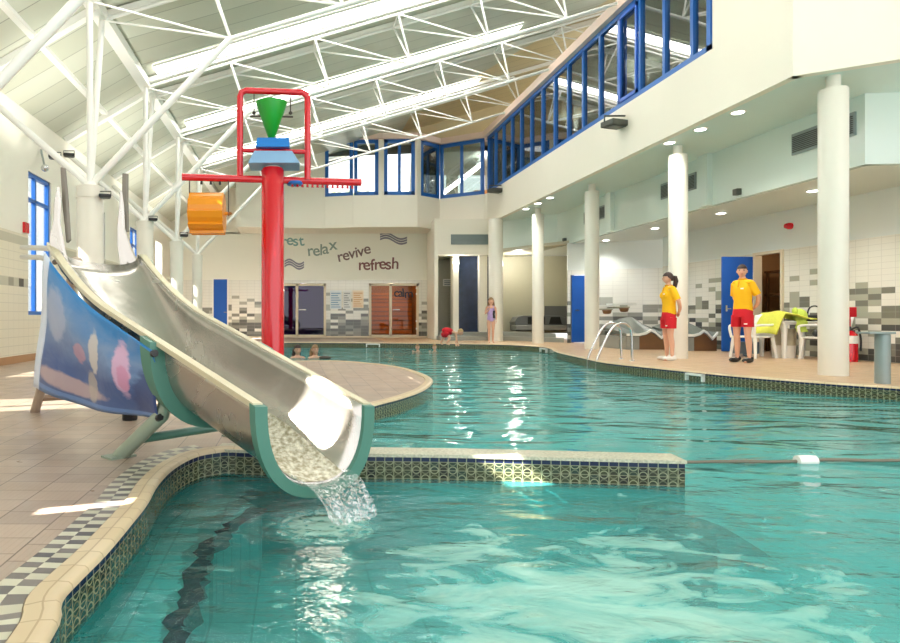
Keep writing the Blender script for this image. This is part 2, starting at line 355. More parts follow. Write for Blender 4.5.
# ------------------------------------------------------------------ objects
def tag(o, label=None, cat=None, group=None, kind=None):
    if label: o['label'] = label
    if cat: o['category'] = cat
    if group: o['group'] = group
    if kind: o['kind'] = kind
    return o
def thing(name, loc, label, cat, group=None):
    o = bpy.data.objects.new(name, None); COL.objects.link(o); o.location = loc; o.empty_display_size = .1
    return tag(o, label, cat, group)
def wloc(o):
    v = Vector(o.location)
    while o.parent: o = o.parent; v += o.location
    return v
class MB:
    def __init__(s): s.v, s.f, s.uv, s.mi = [], [], [], []
    def face(s, pts, uv=None, mi=0):
        b = len(s.v); s.v += [Vector(p) for p in pts]; s.f.append(list(range(b, b + len(pts)))); s.uv.append(uv); s.mi.append(mi)
    def mesh(s, vs, fs, mi=0, uvs=None):
        b = len(s.v); s.v += [Vector(p) for p in vs]
        for k, f in enumerate(fs): s.f.append([b + i for i in f]); s.uv.append([uvs[i] for i in f] if uvs else None); s.mi.append(mi)
    def box(s, lo, hi, mi=0, rz=0.0, c=None):
        x0, y0, z0 = lo; x1, y1, z1 = hi
        vs = [Vector(p) for p in ((x0, y0, z0), (x1, y0, z0), (x1, y1, z0), (x0, y1, z0), (x0, y0, z1), (x1, y0, z1), (x1, y1, z1), (x0, y1, z1))]
        if rz:
            cc = Vector(c) if c is not None else sum(vs, Vector()) / 8
            R = Matrix.Rotation(rz, 3, 'Z'); vs = [R @ (p - cc) + cc for p in vs]
        s.mesh(vs, [(0, 3, 2, 1), (4, 5, 6, 7), (0, 1, 5, 4), (1, 2, 6, 5), (2, 3, 7, 6), (3, 0, 4, 7)], mi)
        return s
    def cbox(s, c, sz, mi=0, rz=0.0): return s.box([c[i] - sz[i] / 2 for i in range(3)], [c[i] + sz[i] / 2 for i in range(3)], mi, rz)
    def tube(s, pts, r, n=10, mi=0, cap=True):
        pts = [Vector(p) for p in pts]; rs = r if isinstance(r, (list, tuple)) else [r] * len(pts)
        rings = []; up = None
        for i, p in enumerate(pts):
            d = (pts[min(i + 1, len(pts) - 1)] - pts[max(i - 1, 0)]).normalized()
            if up is None:
                up = Vector((0, 0, 1)) if abs(d.z) < .9 else Vector((1, 0, 0))
            a = d.cross(up).normalized(); b = a.cross(d).normalized(); up = b
            rings.append([p + (a * math.cos(2 * math.pi * k / n) + b * math.sin(2 * math.pi * k / n)) * rs[i] for k in range(n)])
        vs = [q for R in rings for q in R]; fs = []
        for i in range(len(pts) - 1):
            for k in range(n): fs.append((i * n + k, i * n + (k + 1) % n, (i + 1) * n + (k + 1) % n, (i + 1) * n + k))
        if cap: fs.append(tuple(reversed(range(n)))); fs.append(tuple(range((len(pts) - 1) * n, len(pts) * n)))
        s.mesh(vs, fs, mi); return s
    def lathe(s, c, prof, n=24, mi=0, ax='z', sx=1.0, sy=1.0):
        c = Vector(c); vs = []; fs = []
        for (r, h) in prof:
            for k in range(n):
                a = 2 * math.pi * k / n; p = (r * math.cos(a) * sx, r * math.sin(a) * sy, h)
                if ax == 'y': p = (p[0], p[2], p[1])
                if ax == 'x': p = (p[2], p[0], p[1])
                vs.append(c + Vector(p))
        m = len(prof)
        for i in range(m - 1):
            for k in range(n): fs.append((i * n + k, i * n + (k + 1) % n, (i + 1) * n + (k + 1) % n, (i + 1) * n + k))
        fs.append(tuple(reversed(range(n)))); fs.append(tuple(range((m - 1) * n, m * n)))
        s.mesh(vs, fs, mi); return s
    def ell(s, c, r, n=14, m=9, mi=0, R=None):
        c = Vector(c); vs = []; fs = []
        for j in range(m + 1):
            ph = math.pi * j / m
            for k in range(n):
                a = 2 * math.pi * k / n
                p = Vector((r[0] * math.sin(ph) * math.cos(a), r[1] * math.sin(ph) * math.sin(a), r[2] * math.cos(ph)))
                if R: p = R @ p
                vs.append(c + p)
        for j in range(m):
            for k in range(n): fs.append((j * n + k, (j + 1) * n + k, (j + 1) * n + (k + 1) % n, j * n + (k + 1) % n))
        s.mesh(vs, fs, mi); return s
    def prism(s, poly, z0, z1, mi=0, mt=None):
        n = len(poly); vs = [Vector((p[0], p[1], z0)) for p in poly] + [Vector((p[0], p[1], z1)) for p in poly]
        fs = [tuple(reversed(range(n))), tuple(range(n, 2 * n))] + [(i, (i + 1) % n, n + (i + 1) % n, n + i) for i in range(n)]
        s.mesh(vs, fs, mi); return s
    def extr(s, prof, d, mi=0):
        """closed planar outline of 3D points swept by the vector d"""
        d = Vector(d); prof = [Vector(p) for p in prof]; n = len(prof)
        vs = prof + [p + d for p in prof]
        fs = [tuple(reversed(range(n))), tuple(range(n, 2 * n))] + [(i, (i + 1) % n, n + (i + 1) % n, n + i) for i in range(n)]
        s.mesh(vs, fs, mi); return s
    def grid(s, nu, nv, fn, mi=0, thick=None, uvf=None):
        vs = [Vector(fn(i / nu, j / nv)) for i in range(nu + 1) for j in range(nv + 1)]
        uv = [(uvf(i / nu, j / nv) if uvf else (i / nu, j / nv)) for i in range(nu + 1) for j in range(nv + 1)]
        q = lambda i, j: i * (nv + 1) + j
        s.mesh(vs, [(q(i, j), q(i + 1, j), q(i + 1, j + 1), q(i, j + 1)) for i in range(nu) for j in range(nv)], mi, uv)
        return s
    def build(s, name, mats, parent=None, smooth=False, loc=None, solid=0, merge=True, bevel=0, subd=0, up=False):
        if not isinstance(mats, (list, tuple)): mats = [mats]
        me = bpy.data.meshes.new(name); o = bpy.data.objects.new(name, me); COL.objects.link(o)
        if parent is not None: o.parent = parent; org = wloc(parent)
        else: org = Vector(loc) if loc is not None else Vector()
        if parent is None: o.location = org
        me.from_pydata([tuple(v - org) for v in s.v], [], s.f)
        for m in mats: me.materials.append(m)
        uvl = me.uv_layers.new(name='UVMap'); has = any(u is not None for u in s.uv)
        for p in me.polygons:
            p.material_index = s.mi[p.index]; p.use_smooth = smooth
            if has and s.uv[p.index] is not None:
                for k, li in enumerate(p.loop_indices): uvl.data[li].uv = s.uv[p.index][k]
        me.validate()
        bm = bmesh.new(); bm.from_mesh(me)
        if merge: bmesh.ops.remove_doubles(bm, verts=bm.verts, dist=1e-5)
        bmesh.ops.recalc_face_normals(bm, faces=bm.faces)
        if up:
            bm.normal_update(); bmesh.ops.reverse_faces(bm, faces=[f for f in bm.faces if f.normal.z < 0])
        bm.to_mesh(me); bm.free()
        if smooth:
            try: me.set_sharp_from_angle(angle=math.radians(40))
            except Exception: pass
        if solid:
            md = o.modifiers.new('Solid', 'SOLIDIFY'); md.thickness = solid; md.offset = 0
        if bevel:
            md = o.modifiers.new('Bevel', 'BEVEL'); md.width = bevel; md.segments = 2; md.limit_method = 'ANGLE'
        if subd:
            md = o.modifiers.new('Sub', 'SUBSURF'); md.levels = subd; md.render_levels = subd
        return o
def panel(mb, O, U, V, w, h, holes=(), t=.12, mi=0, u0=0.0, v0=0.0):
    """rectangular slab from O along unit U (width w) and unit V (height h), thickness t behind it, with rectangular holes (a0,a1,b0,b1)"""
    O, U, V = Vector(O), Vector(U).normalized(), Vector(V).normalized(); N = V.cross(U).normalized() * t
    xs = sorted({0, w} | {min(max(a, 0), w) for hh in holes for a in hh[:2]}); ys = sorted({0, h} | {min(max(a, 0), h) for hh in holes for a in hh[2:]})
    def solid(i, j):
        if i < 0 or j < 0 or i >= len(xs) - 1 or j >= len(ys) - 1: return False
        cx, cy = (xs[i] + xs[i + 1]) / 2, (ys[j] + ys[j + 1]) / 2
        return not any(a < cx < b and c < cy < d for a, b, c, d in holes)
    P = lambda x, y, k=0: O + U * x + V * y + N * k
    uv = lambda x, y: (x + u0, y + v0)
    for i in range(len(xs) - 1):
        for j in range(len(ys) - 1):
            if not solid(i, j): continue
            x0, x1, y0, y1 = xs[i], xs[i + 1], ys[j], ys[j + 1]
            U4 = [uv(x0, y0), uv(x1, y0), uv(x1, y1), uv(x0, y1)]
            mb.face([P(x0, y0), P(x1, y0), P(x1, y1), P(x0, y1)], U4, mi)
            mb.face([P(x0, y1, 1), P(x1, y1, 1), P(x1, y0, 1), P(x0, y0, 1)], [U4[3], U4[2], U4[1], U4[0]], mi)
            for (di, dj, a, b) in ((-1, 0, (x0, y0), (x0, y1)), (1, 0, (x1, y0), (x1, y1)), (0, -1, (x0, y0), (x1, y0)), (0, 1, (x0, y1), (x1, y1))):
                if not solid(i + di, j + dj):
                    mb.face([P(*a), P(*b), P(*b, 1), P(*a, 1)], [uv(*a), uv(*b), uv(*b), uv(*a)], mi)
    return mb
def wall(name, p0, p1, z0, z1, m, holes=(), t=.12, u0=0.0, kind='structure'):
    """wall face from p0 to p1 (its back lies to the left of that direction seen from above)"""
    d = Vector((p1[0] - p0[0], p1[1] - p0[1], 0)); mb = MB()
    panel(mb, (p0[0], p0[1], z0), d, (0, 0, 1), d.length, z1 - z0, [(a, b, c - z0, e - z0) for a, b, c, e in holes], t, 0, u0, z0)
    o = mb.build(name, m, loc=(p0[0], p0[1], 0)); o['kind'] = kind; return o
def struct(o): o['kind'] = 'structure'; return o
WZ = -0.145
S2 = Vector((-.72, -.24, .65)).normalized()      # towards the sun
# ------------------------------------------------------------------ pool outline
def cr(pts, n=5, closed=False):
    out = []; m = len(pts)
    for i in range(m if closed else m - 1):
        p0, p1, p2, p3 = (pts[(i - 1) % m] if closed or i else pts[0]), pts[i], pts[(i + 1) % m], (pts[(i + 2) % m] if closed or i + 2 < m else pts[-1])
        for k in range(n):
            t = k / n
            out.append(.5 * ((2 * p1) + (p2 - p0) * t + (2 * p0 - 5 * p1 + 4 * p2 - p3) * t * t + (3 * p1 - p0 - 3 * p2 + p3) * t ** 3))
    if not closed: out.append(pts[-1])
    return out
gp = lambda L: [G(x, y) for x, y in L]
V2 = lambda L: [Vector((x, y, 0)) for x, y in L]
left_chain = V2([(-1.1, -3), (-.72, -1), (-.60, .6)]) + gp([(45.6, 643), (61, 599), (76, 581), (106, 551), (132, 520.5), (147, 501.5), (158, 482.5), (175, 466), (198, 454.5), (225, 450)])
island = gp([(262, 450.5), (288, 444), (312, 432), (340, 418), (371, 406), (401, 398), (421.7, 390.7), (431, 384), (432, 379), (421.7, 373.5), (401.5, 367.5), (377, 364), (340, 361), (302, 361), (270, 362)]) + V2([(-1.4, 11.0), (-2.3, 12.5), (-2.6, 15.5), (-2.2, 18.2), (-1.2, 19.3)])
far_chain = gp([(284, 342.5), (380, 343), (450, 343.7), (500, 344.5), (532, 346), (549, 348), (557, 352), (583, 358), (605, 362.5), (640, 366.3), (675, 370), (737, 376), (819, 382.5), (900, 388)]) + V2([(7.2, 6.6), (8.4, 5.7), (9.0, 4.0), (9.2, -3)])
outline = cr(left_chain, 4) + cr(island, 4) + cr(far_chain, 4)
pl = [outline[0]]
for p in outline[1:]:
    if (p - pl[-1]).length > .03: pl.append(p)
outline = pl
def offset(poly, d, closed=True):
    n = len(poly); out = []
    for i, p in enumerate(poly):
        a = poly[(i - 1) % n] if closed or i else p; b = poly[(i + 1) % n] if closed or i < n - 1 else p
        t = (b - a).normalized(); out.append(p + Vector((-t.y, t.x, 0)) * d)
    return out
# orientation: outline runs up the left side and back down the right; positive offset = to the left = outward
def arc(poly):
    s = [0]
    for i in range(1, len(poly)): s.append(s[-1] + (poly[i] - poly[i - 1]).length)
    return s
S = arc(outline)
# deck with the pool cut out
outer = [Vector(p) for p in ((-5.2, -3.2, 0), (-5.2, 27.5, 0), (13.5, 27.5, 0), (13.5, -3.2, 0))]
inner = offset(outline, .09)
inner[0].y = -3.0; inner[-1].y = -3.0
tri = tessellate_polygon([outer, inner]); allv = outer + inner
mb = MB(); mb.mesh([(p.x, p.y, 0) for p in allv], [tuple(t) for t in tri])
struct(mb.build('floor', M['deck']))
# coping: rounded pale strip round the pool
mb = MB(); prof = [(.098, .0), (.094, .008), (.05, .012), (.01, .010), (.0, .002), (-.004, -.012)]
for i in range(len(outline) - 1):
    pass
offs = [[p + Vector((0, 0, z)) for p in offset(outline, d)] for d, z in prof]
n = len(outline); vs = [q for row in offs for q in row]; uv = [(S[i], prof[j][0]) for j in range(len(prof)) for i in range(n)]
fs = [(j * n + i, j * n + i + 1, (j + 1) * n + i + 1, (j + 1) * n + i) for j in range(len(prof) - 1) for i in range(n - 1)]
mb.mesh(vs, fs, 0, uv); struct(mb.build('trim_1', M['coping'], smooth=True))
# pool side walls: waterline mosaic then teal tile down to the floor
mb = MB(); rows = [(0, -.008), (.165, -.165), (1.0, -1.0)]
vs = [Vector((p.x, p.y, z)) for v_, z in rows for p in outline]; uv = [(S[i], v_) for v_, z in rows for i in range(n)]
fs = [(j * n + i, j * n + i + 1, (j + 1) * n + i + 1, (j + 1) * n + i) for j in range(2) for i in range(n - 1)]
mb.mesh(vs, fs, 0, uv); struct(mb.build('wall_pool', M['mosaic'], smooth=True))
# checker border along the near left edge only
nl = len([p for p in outline if p.y < 3.75 and p.x < -.4]); seg = outline[:nl]
a, b = offset(seg, .099, False), offset(seg, .224, False); Sg = arc(seg)
mb = MB(); k = len(seg); mb.mesh([p + Vector((0, 0, .004)) for p in a + b], [(i, i + 1, k + i + 1, k + i) for i in range(k - 1)], 0, [(Sg[i], 0) for i in range(k)] + [(Sg[i], .1249) for i in range(k)])
struct(mb.build('trim_2', M['checker']))
# basin floor, with a raised underwater bench behind a dark mosaic nosing
tri = tessellate_polygon([offset(outline, .02)])
mb = MB(); mb.mesh([(p.x, p.y, -.62) for p in offset(outline, .02)], [tuple(t) for t in tri]); struct(mb.build('floor_pool', M['basin']))
stripe = cr([G(x, y, -.28) for x, y in [(262, 508), (240, 522), (222, 536), (208, 553), (200, 572), (193, 592), (184, 615), (176, 650), (172, 700)]], 4)
mb = MB(); w = .05
a, b = offset(stripe, w, False), offset(stripe, -w, False); k = len(stripe)
for i in range(k):
    a[i].x += random.uniform(-.03, .03); b[i].x += random.uniform(-.03, .03)
for q in (a, b):
    for p in q: p.z = -.28
mb.mesh(a + b, [(i, i + 1, k + i + 1, k + i) for i in range(k - 1)])
struct(mb.build('trim_3', M['stripe']))
side = [p.copy() for p in outline if p.y < 3.78 and p.x < -.42 and p.y > .9]
edge = [Vector((p.x, p.y, 0)) for p in stripe if p.y > 1.0]
edge = [Vector((-.34, 3.80, 0))] + edge + [Vector((edge[-1].x - .02, side[0].y, 0))]
bp = side + edge; tri = tessellate_polygon([bp]); mb = MB(); mb.mesh([(p.x, p.y, -.29) for p in bp], [tuple(t) for t in tri])
kk = len(edge); mb.mesh([Vector((p.x, p.y, -.29)) for p in edge] + [Vector((p.x, p.y, -.62)) for p in edge], [(i, i + 1, kk + i + 1, kk + i) for i in range(kk - 1)])
struct(mb.build('floor_bench', M['basin'], merge=False))
mb = MB()
gr = cr([G(x, y, -.26) for x, y in [(640, 512), (690, 522), (722, 540), (745, 556)]], 4); a, b = offset(gr, .11, False), offset(gr, -.11, False); k = len(gr)
for q in (a, b):
    for p in q: p.z = -.26
mb.mesh(a + b + [Vector((p.x, p.y, -.62)) for p in b], [(i, i + 1, k + i + 1, k + i) for i in range(k - 1)] + [(k + i, k + i + 1, 2 * k + i + 1, 2 * k + i) for i in range(k - 1)])
struct(mb.build('trim_4', M['stripe']))
# water
wp = offset(outline, .003); tri = tessellate_polygon([wp]); mb = MB(); mb.mesh([(p.x, p.y, WZ) for p in wp], [tuple(t) for t in tri])
o = mb.build('pool_water', M['water'], up=True); tag(o, 'turquoise pool water, foaming over the jets in the near pool', 'water', kind='stuff')
# divider between the near pool and the main pool
fr = cr(gp([(215, 449.5), (262, 451), (355, 454), (450, 455.3), (560, 458), (685, 461.3)]), 4)
bk = offset(fr, .175, False); Sf = arc(fr); k = len(fr)
mb = MB()
prof = [(fr, -.62, .62), (fr, -.165, .165), (fr, -.012, .0)]
vs = [Vector((p.x, p.y, z)) for L, z, v_ in prof for p in L]; uv = [(Sf[i], v_) for L, z, v_ in prof for i in range(k)]
mb.mesh(vs, [(j * k + i, j * k + i + 1, (j + 1) * k + i + 1, (j + 1) * k + i) for j in range(2) for i in range(k - 1)], 0, uv)
vs = [Vector((p.x, p.y, z)) for L, z in ((bk, -.62), (bk, -.012)) for p in L]
mb.mesh(vs, [(i, i + 1, k + i + 1, k + i) for i in range(k - 1)], 0, [(Sf[i], .6) for i in range(k)] + [(Sf[i], 0) for i in range(k)])
e0, e1 = fr[-1], bk[-1]; mb.face([(e0.x, e0.y, -.62), (e1.x, e1.y, -.62), (e1.x, e1.y, -.012), (e0.x, e0.y, -.012)], [(0, .62), (.175, .62), (.175, 0), (0, 0)])
struct(mb.build('wall_divider', M['mosaic'], merge=False))
mb = MB(); A0, B0 = offset(fr, -.008, False), offset(fr, .183, False)
A0[-1].x += .008; B0[-1].x += .008
vs = [Vector((p.x, p.y, z)) for L, z in ((A0, -.014), (A0, .004), (B0, .004), (B0, -.014)) for p in L]
mb.mesh(vs, [(j * k + i, j * k + i + 1, (j + 1) * k + i + 1, (j + 1) * k + i) for j in range(3) for i in range(k - 1)] + [(3 * k + i, i, i + 1, 3 * k + i + 1) for i in range(k - 1)] + [(k - 1, 2 * k - 1, 3 * k - 1, 4 * k - 1)])
struct(mb.build('trim_5', M['divtop']))

# ------------------------------------------------------------------ walls
TL = tile_wall('left_wall_tiles', rgb(236, 228, 206), rgb(200, 194, 174), rgb(160, 156, 140), rgb(96, 92, 84), rgb(240, 236, 222), .2, .15, 1.62, 2.3, .0, 0.0, True)
TF = tile_wall('far_wall_tiles', rgb(236, 234, 222), rgb(176, 176, 162), rgb(142, 142, 132), rgb(104, 104, 98), rgb(240, 238, 222), .30, .118, 1.75, 2.27, .62)
TR = tile_wall('right_wall_tiles', rgb(234, 232, 220), rgb(174, 174, 156), rgb(124, 124, 112), rgb(88, 88, 82), rgb(228, 234, 230), .26, .112, 1.90, 2.27, .48, .1)
TB = tile_wall('back_right_wall_tiles', rgb(234, 234, 226), rgb(176, 178, 166), rgb(142, 144, 136), rgb(96, 98, 94), rgb(226, 232, 228), .40, .118, 1.85, 2.27, .62, .3)
XL, EZ, KX, KZ = -4.9, 4.66, -3.1, 5.71
def back_to(T, plane):      # along the sun ray to the left wall or left roof slope
    return None
lw = []
Y0 = -3.2
for yc in (4.95, 8.45, 11.92, 15.45, 18.95, 22.3): lw.append((yc - .53 - Y0, yc + .53 - Y0, .85, 3.50))
def sunhole_wall(T, hy, hz):
    k = (XL - T.x) / S2.x; p = T + S2 * k; return (p.y - hy - Y0, p.y + hy - Y0, p.z - hz, min(p.z + hz, 4.6)), p
h1, p1 = sunhole_wall(G(102, 507), .06, .22)  # unseen slit, added so that sun falls on the coping
lw.append(h1)
wall('wall_left', (XL, Y0), (XL, 24.6), 0, EZ, TL, lw)
doorL = (G(213, 338).x, G(227, 338).x)
YF = 24.5
xa = lambda x, Y=YF: (x - CX) * Y / F
# far wall with openings: blue door, steam room, sauna
op = [(xa(213.3), xa(227.5), 0, 2.33), (xa(278), xa(326), .02, 2.14), (xa(369), xa(418.5), .02, 2.14)]
wall('wall_far_upper', (XL, YF), (-1.9, YF), 4.1, 8, M['cream'])
wall('wall_far', (XL, YF), (xa(427), YF), 0, 4.15, TF, [(a - XL, b - XL, c, d) for a, b, c, d in op])
# shower bay wall, angled return between the two
c0 = (xa(427), YF); SY = 22.0; c1 = (xa(434.5, SY), SY)
wall('wall_bay', c0, c1, 0, 4.3, M['cream'])
shx = lambda x: (x - CX) * SY / F
wall('wall_shower', c1, (7.05, SY), 0, 4.3, M['cream'], [(shx(436) - c1[0], shx(490.5) - c1[0], 0, 3.02)])
# facet above the alcove, then wall with the blue door and the bench wall
wall('wall_alcove', (7.0, 22.0), (8.55, 20.2), 3.10, 4.3, M['bulk'])
mb = MB(); 
wall('wall_pier', (8.50, 19.32), (9.25, 19.15), 0, 3.12, TB, [(.08, .80, 0, 2.12)])
d2 = Vector((12.6 - 9.25, 17.6 - 19.15, 0)).length
wall('wall_back_right', (9.25, 19.15), (12.6, 17.6), 0, 3.12, TB)
# right wall with the store doorway
wall('wall_right', (10.6, 14.75), (10.6, 9.35), 0, 3.12, TR, [(.45, 1.27, 0, 2.24)])
wall('wall_right_return', (10.62, 17.9), (10.62, 14.75), 0, 3.12, TR)
wall('wall_right_near', (10.6, 9.35), (10.6, 4.0), 0, 3.12, TR)
# bulkhead over the right aisle and its near return
wall('wall_bulkhead', (8.55, 20.2), (8.55, 9.3), 3.10, 4.24, M['bulk'])
wall('wall_bulkhead_return', (8.55, 9.3), (12.2, 8.9), 3.10, 4.24, M['bulk'])
mb = MB()
for yc in (16.9, 13.0): mb.box((8.44, yc - .30, 3.10), (8.56, yc + .0, 4.2))
struct(mb.build('trim_6', M['bulk']))
# ceilings of the right aisle
mb = MB(); mb.box((8.6, 9.3, 3.11), (13.2, 23.9, 3.2)); struct(mb.build('ceiling_aisle', mat('aisle_ceiling', rgb(220, 224, 214), .3, var=.02)))
mb = MB(); mb.prism([(7.1, 21.9), (8.6, 19.25), (8.6, 24.2), (7.1, 24.2)], 3.10, 3.2); struct(mb.build('ceiling_alcove', M['taupe']))
# fascia, soffit
FX = 6.92
fas = [(FX, 22.3), (FX, 8.62), (7.85, 8.06), (13, 5.2)]
GX = 6.9; gy0, gy1 = 10.33, 22.3
mb = MB(); mb.prism([(FX + .13, 22.3), (FX + .13, 8.70), (7.9, 8.17), (13, 5.33), (13, 22.3)], 4.163, 4.24); struct(mb.build('ceiling_soffit', M['soffit']))
fz = 4.16
wall('wall_gallery', (FX, 22.35), (FX, 10.28), fz, 5.26, M['cream'], t=.14)
wall('wall_gallery_end', (FX, 10.28), (FX, 8.62), fz, 11.2, M['cream'], t=.14)
wall('wall_gallery_near', (FX, 8.62), (7.85, 8.06), fz, 11.2, M['cream'], t=.14)
wall('wall_gallery_side', (7.85, 8.06), (13, 5.2), fz, 11.2, M['cream'], t=.14)
# far balcony front, faceted
bal = [Vector((-2.0, 22.6, 0)), Vector((A(325, 0, 22.95).x, 22.95, 0)), Vector((A(353.3, 0, 22.7).x, 22.7, 0)), Vector((A(382, 0, 22.6).x, 22.6, 0)),
       Vector((A(417.5, 0, 22.6).x, 22.6, 0)), Vector((A(439.8, 0, 23.35).x, 23.35, 0)), Vector((A(484, 0, 22.45).x, 22.45, 0)), Vector((FX, 22.32, 0))]
mb = MB()
for i in range(len(bal) - 1):
    a, b = bal[i], bal[i + 1]; d = b - a; panel(mb, (a.x, a.y, fz), d, (0, 0, 1), d.length, 5.26 - fz, (), .15)
struct(mb.build('wall_balcony', M['cream']))
mb = MB(); mb.prism([(p.x, p.y + .02) for p in bal] + [(FX, 24.45), (-2.0, 24.45)], 4.10, 4.16); struct(mb.build('ceiling_balcony', M['cream']))
mb = MB(); mb.prism([(p.x, p.y + .1) for p in bal] + [(13, 22.4), (13, 28), (-2.0, 28)], 4.95, 5.05); struct(mb.build('floor_terrace', M['lounge']))
mb = MB(); a, b = bal[0], bal[1]; d = b - a; panel(mb, (a.x, a.y, 5.26), d, (0, 0, 1), d.length, 2.6, (), .15)
struct(mb.build('wall_balcony_end', M['cream']))
mb = MB(); mb.box((-2.15, 22.6, 4.1), (-2.0, 24.6, 9)); struct(mb.build('wall_balcony_side', M['cream']))
# peach ledge over the windows
def ledge(mb, pts, z0, z1, out, inn):
    for i in range(len(pts) - 1):
        a, b = pts[i], pts[i + 1]; t = (b - a).normalized(); nrm = Vector((t.y, -t.x, 0))
        q = [a + nrm * out, b + nrm * out, b - nrm * inn, a - nrm * inn]; mb.prism([(p.x, p.y) for p in q], z0, z1)
led = bal + [Vector((FX, 8.0, 0))]
led2 = [Vector((FX - .02, 22.4, 0)), Vector((FX - .02, 10.33, 0))]
mb = MB(); ledge(mb, bal[1:], 7.29, 7.50, .12, .5); ledge(mb, led2, 7.30, 7.52, .10, .1); struct(mb.build('trim_7', M['peach']))
# roof: main slope rising to the right, short steep slope down to the left wall
sl = .29; rz = lambda x: KZ + sl * (x - KX)
RX, RY0, RY1 = 13.0, -3.2, 24.5
P = lambda x, y: (x, y, rz(x))
mb = MB()
bd = [(4.0, RY1), (4.0, 21.2), (5.0, 20.0), (6.2, 18.2), (7.9, 16.1), (9.2, 13.5), (10.2, 10), (10.6, 5), (10.8, RY0)]
poly = [(KX, RY0), (KX, RY1)] + bd
vs = [P(*p) for p in poly]; m = len(vs)
T3 = tessellate_polygon([[Vector(v) for v in vs]]); mb.mesh(vs, [tuple(t) for t in T3]); mb.mesh([Vector(v) + Vector((0, 0, .12)) for v in vs], [tuple(t) for t in T3])
struct(mb.build('ceiling', M['roof']))
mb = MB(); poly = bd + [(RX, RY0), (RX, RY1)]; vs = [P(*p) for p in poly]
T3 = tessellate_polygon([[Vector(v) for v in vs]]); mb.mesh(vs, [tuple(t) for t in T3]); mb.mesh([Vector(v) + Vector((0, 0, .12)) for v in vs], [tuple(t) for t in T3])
struct(mb.build('ceiling_east', M['roof_warm_lit']))
mb = MB(); mb.face([(-5, 24.45, 7.4), (13, 24.45, 7.4), (13, 24.45, rz(13)), (KX, 24.45, rz(KX)), (-5, 24.45, EZ)])
# gable above the lounge
mb = MB(); mb.extr([(1.0, 23.5, 7.35), (13, 23.5, 7.35), (13, 23.5, rz(13)), (1.0, 23.5, rz(1.0))], (0, .1, 0)); struct(mb.build('wall_gable', M['tan']))
mb = MB(); mb.extr([(-5.0, 24.6, 4.5), (2.2, 24.6, 7.4), (2.2, 24.6, rz(2.2)), (KX, 24.6, rz(KX)), (-5.0, 24.6, EZ)], (0, .1, 0)); struct(mb.build('wall_gable_west', M['cream']))
# left slope with unseen openings, added to let the sun patches through
SU = Vector((0, 1, 0)); SV = Vector((XL - KX, 0, EZ - KZ)); L = SV.length; SVn = SV.normalized(); O = Vector((KX, RY0, KZ))
nrm = SU.cross(SVn).normalized()
holes = []
for T, hy, hs in ((G(508, 463, -.03), .10, .10), (A(335, 420, 3.30), .13, .16), (G(424, 380), .55, .09), (G(300, 372), .0, .0)):
    if hy == 0: continue
    den = S2.dot(nrm); k = (O - T).dot(nrm) / den; p = T + S2 * k; q = p - O
    a, b = q.dot(SU), q.dot(SVn)
    holes.append((a - hy, a + hy, max(b - hs, .02), min(b + hs, L - .02)))
mb = MB(); panel(mb, O, SU, SVn, RY1 - RY0, L + .1, holes, .08); struct(mb.build('ceiling_west', M['roof']))
# baseboards
mb = MB(); mb.box((XL, -3, 0), (XL + .015, 24.4, .13)); struct(mb.build('baseboard_left', mat('brown_skirting_tile', rgb(184, 140, 100), .35, var=.1)))
mb = MB(); mb.box((XL + .0, 24.47, 0), (xa(427), 24.5, .06)); struct(mb.build('baseboard_far', M['frame_beige']))
# steps under shower bay and alcove
mb = MB(); mb.box((5.02, 21.4, 0), (7.0, 22.0, .14)); mb.prism([(5.12, 21.95), (6.95, 21.95), (6.95, 23.6), (5.36, 23.6)], 0, .27); mb.prism([(7.1, 21.6), (8.5, 19.6), (8.5, 24), (7.1, 24)], 0, .14); mb.prism([(7.1, 22.2), (8.5, 20.2), (8.5, 24), (7.1, 24)], .14, .27)
struct(mb.build('floor_steps', M['step']))
# shower bay inside: taupe sides, white piers
mb = MB(); mb.box((5.32, 23.6, .2), (7.3, 23.7, 3.1)); mb.prism([(5.07, 22.14), (5.12, 22.14), (5.36, 23.7), (5.31, 23.7)], .2, 3.1); mb.prism([(5.1, 22.14), (7.3, 22.14), (7.3, 23.6), (5.3, 23.6)], 3.02, 3.1); struct(mb.build('wall_shower_back', M['taupe']))
mb = MB(); mb.box((A(452.5, 0, 22.4).x, 22.3, .27), (A(458, 0, 22.4).x, 22.7, 3.02)); mb.box((A(478.5, 0, 22.4).x, 22.3, .27), (A(486.5, 0, 22.4).x, 22.7, 3.02)); struct(mb.build('wall_shower_pier', M['cream']))
mb = MB(); mb.box((A(458, 0, 22.5).x, 22.5, .27), (A(478.5, 0, 22.5).x, 22.6, 3.02)); o = mb.build('shower_panel', M['navy'], loc=(6.2, 22.55, .27)); tag(o, 'tall dark blue glazed shower screen between two white piers', 'shower screen')
mb = MB(); mb.box((A(486.5, 0, 22.7).x, 22.7, .27), (A(492, 0, 22.7).x, 22.8, 3.02)); o = mb.build('shower_panel', mat('plum_panel', rgb(66, 62, 84), .3), loc=(7.0, 22.7, .27)); tag(o, 'narrow plum coloured panel beside the round corner column', 'panel')
# alcove back: taupe walls and dado
wall('wall_alcove_back', (7.1, 23.6), (10.4, 23.2), .2, 3.1, M['taupe'])
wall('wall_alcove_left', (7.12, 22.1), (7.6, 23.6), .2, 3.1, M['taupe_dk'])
wall('wall_alcove_right', (10.35, 23.3), (8.62, 19.45), .0, 3.1, M['taupe_dk'])
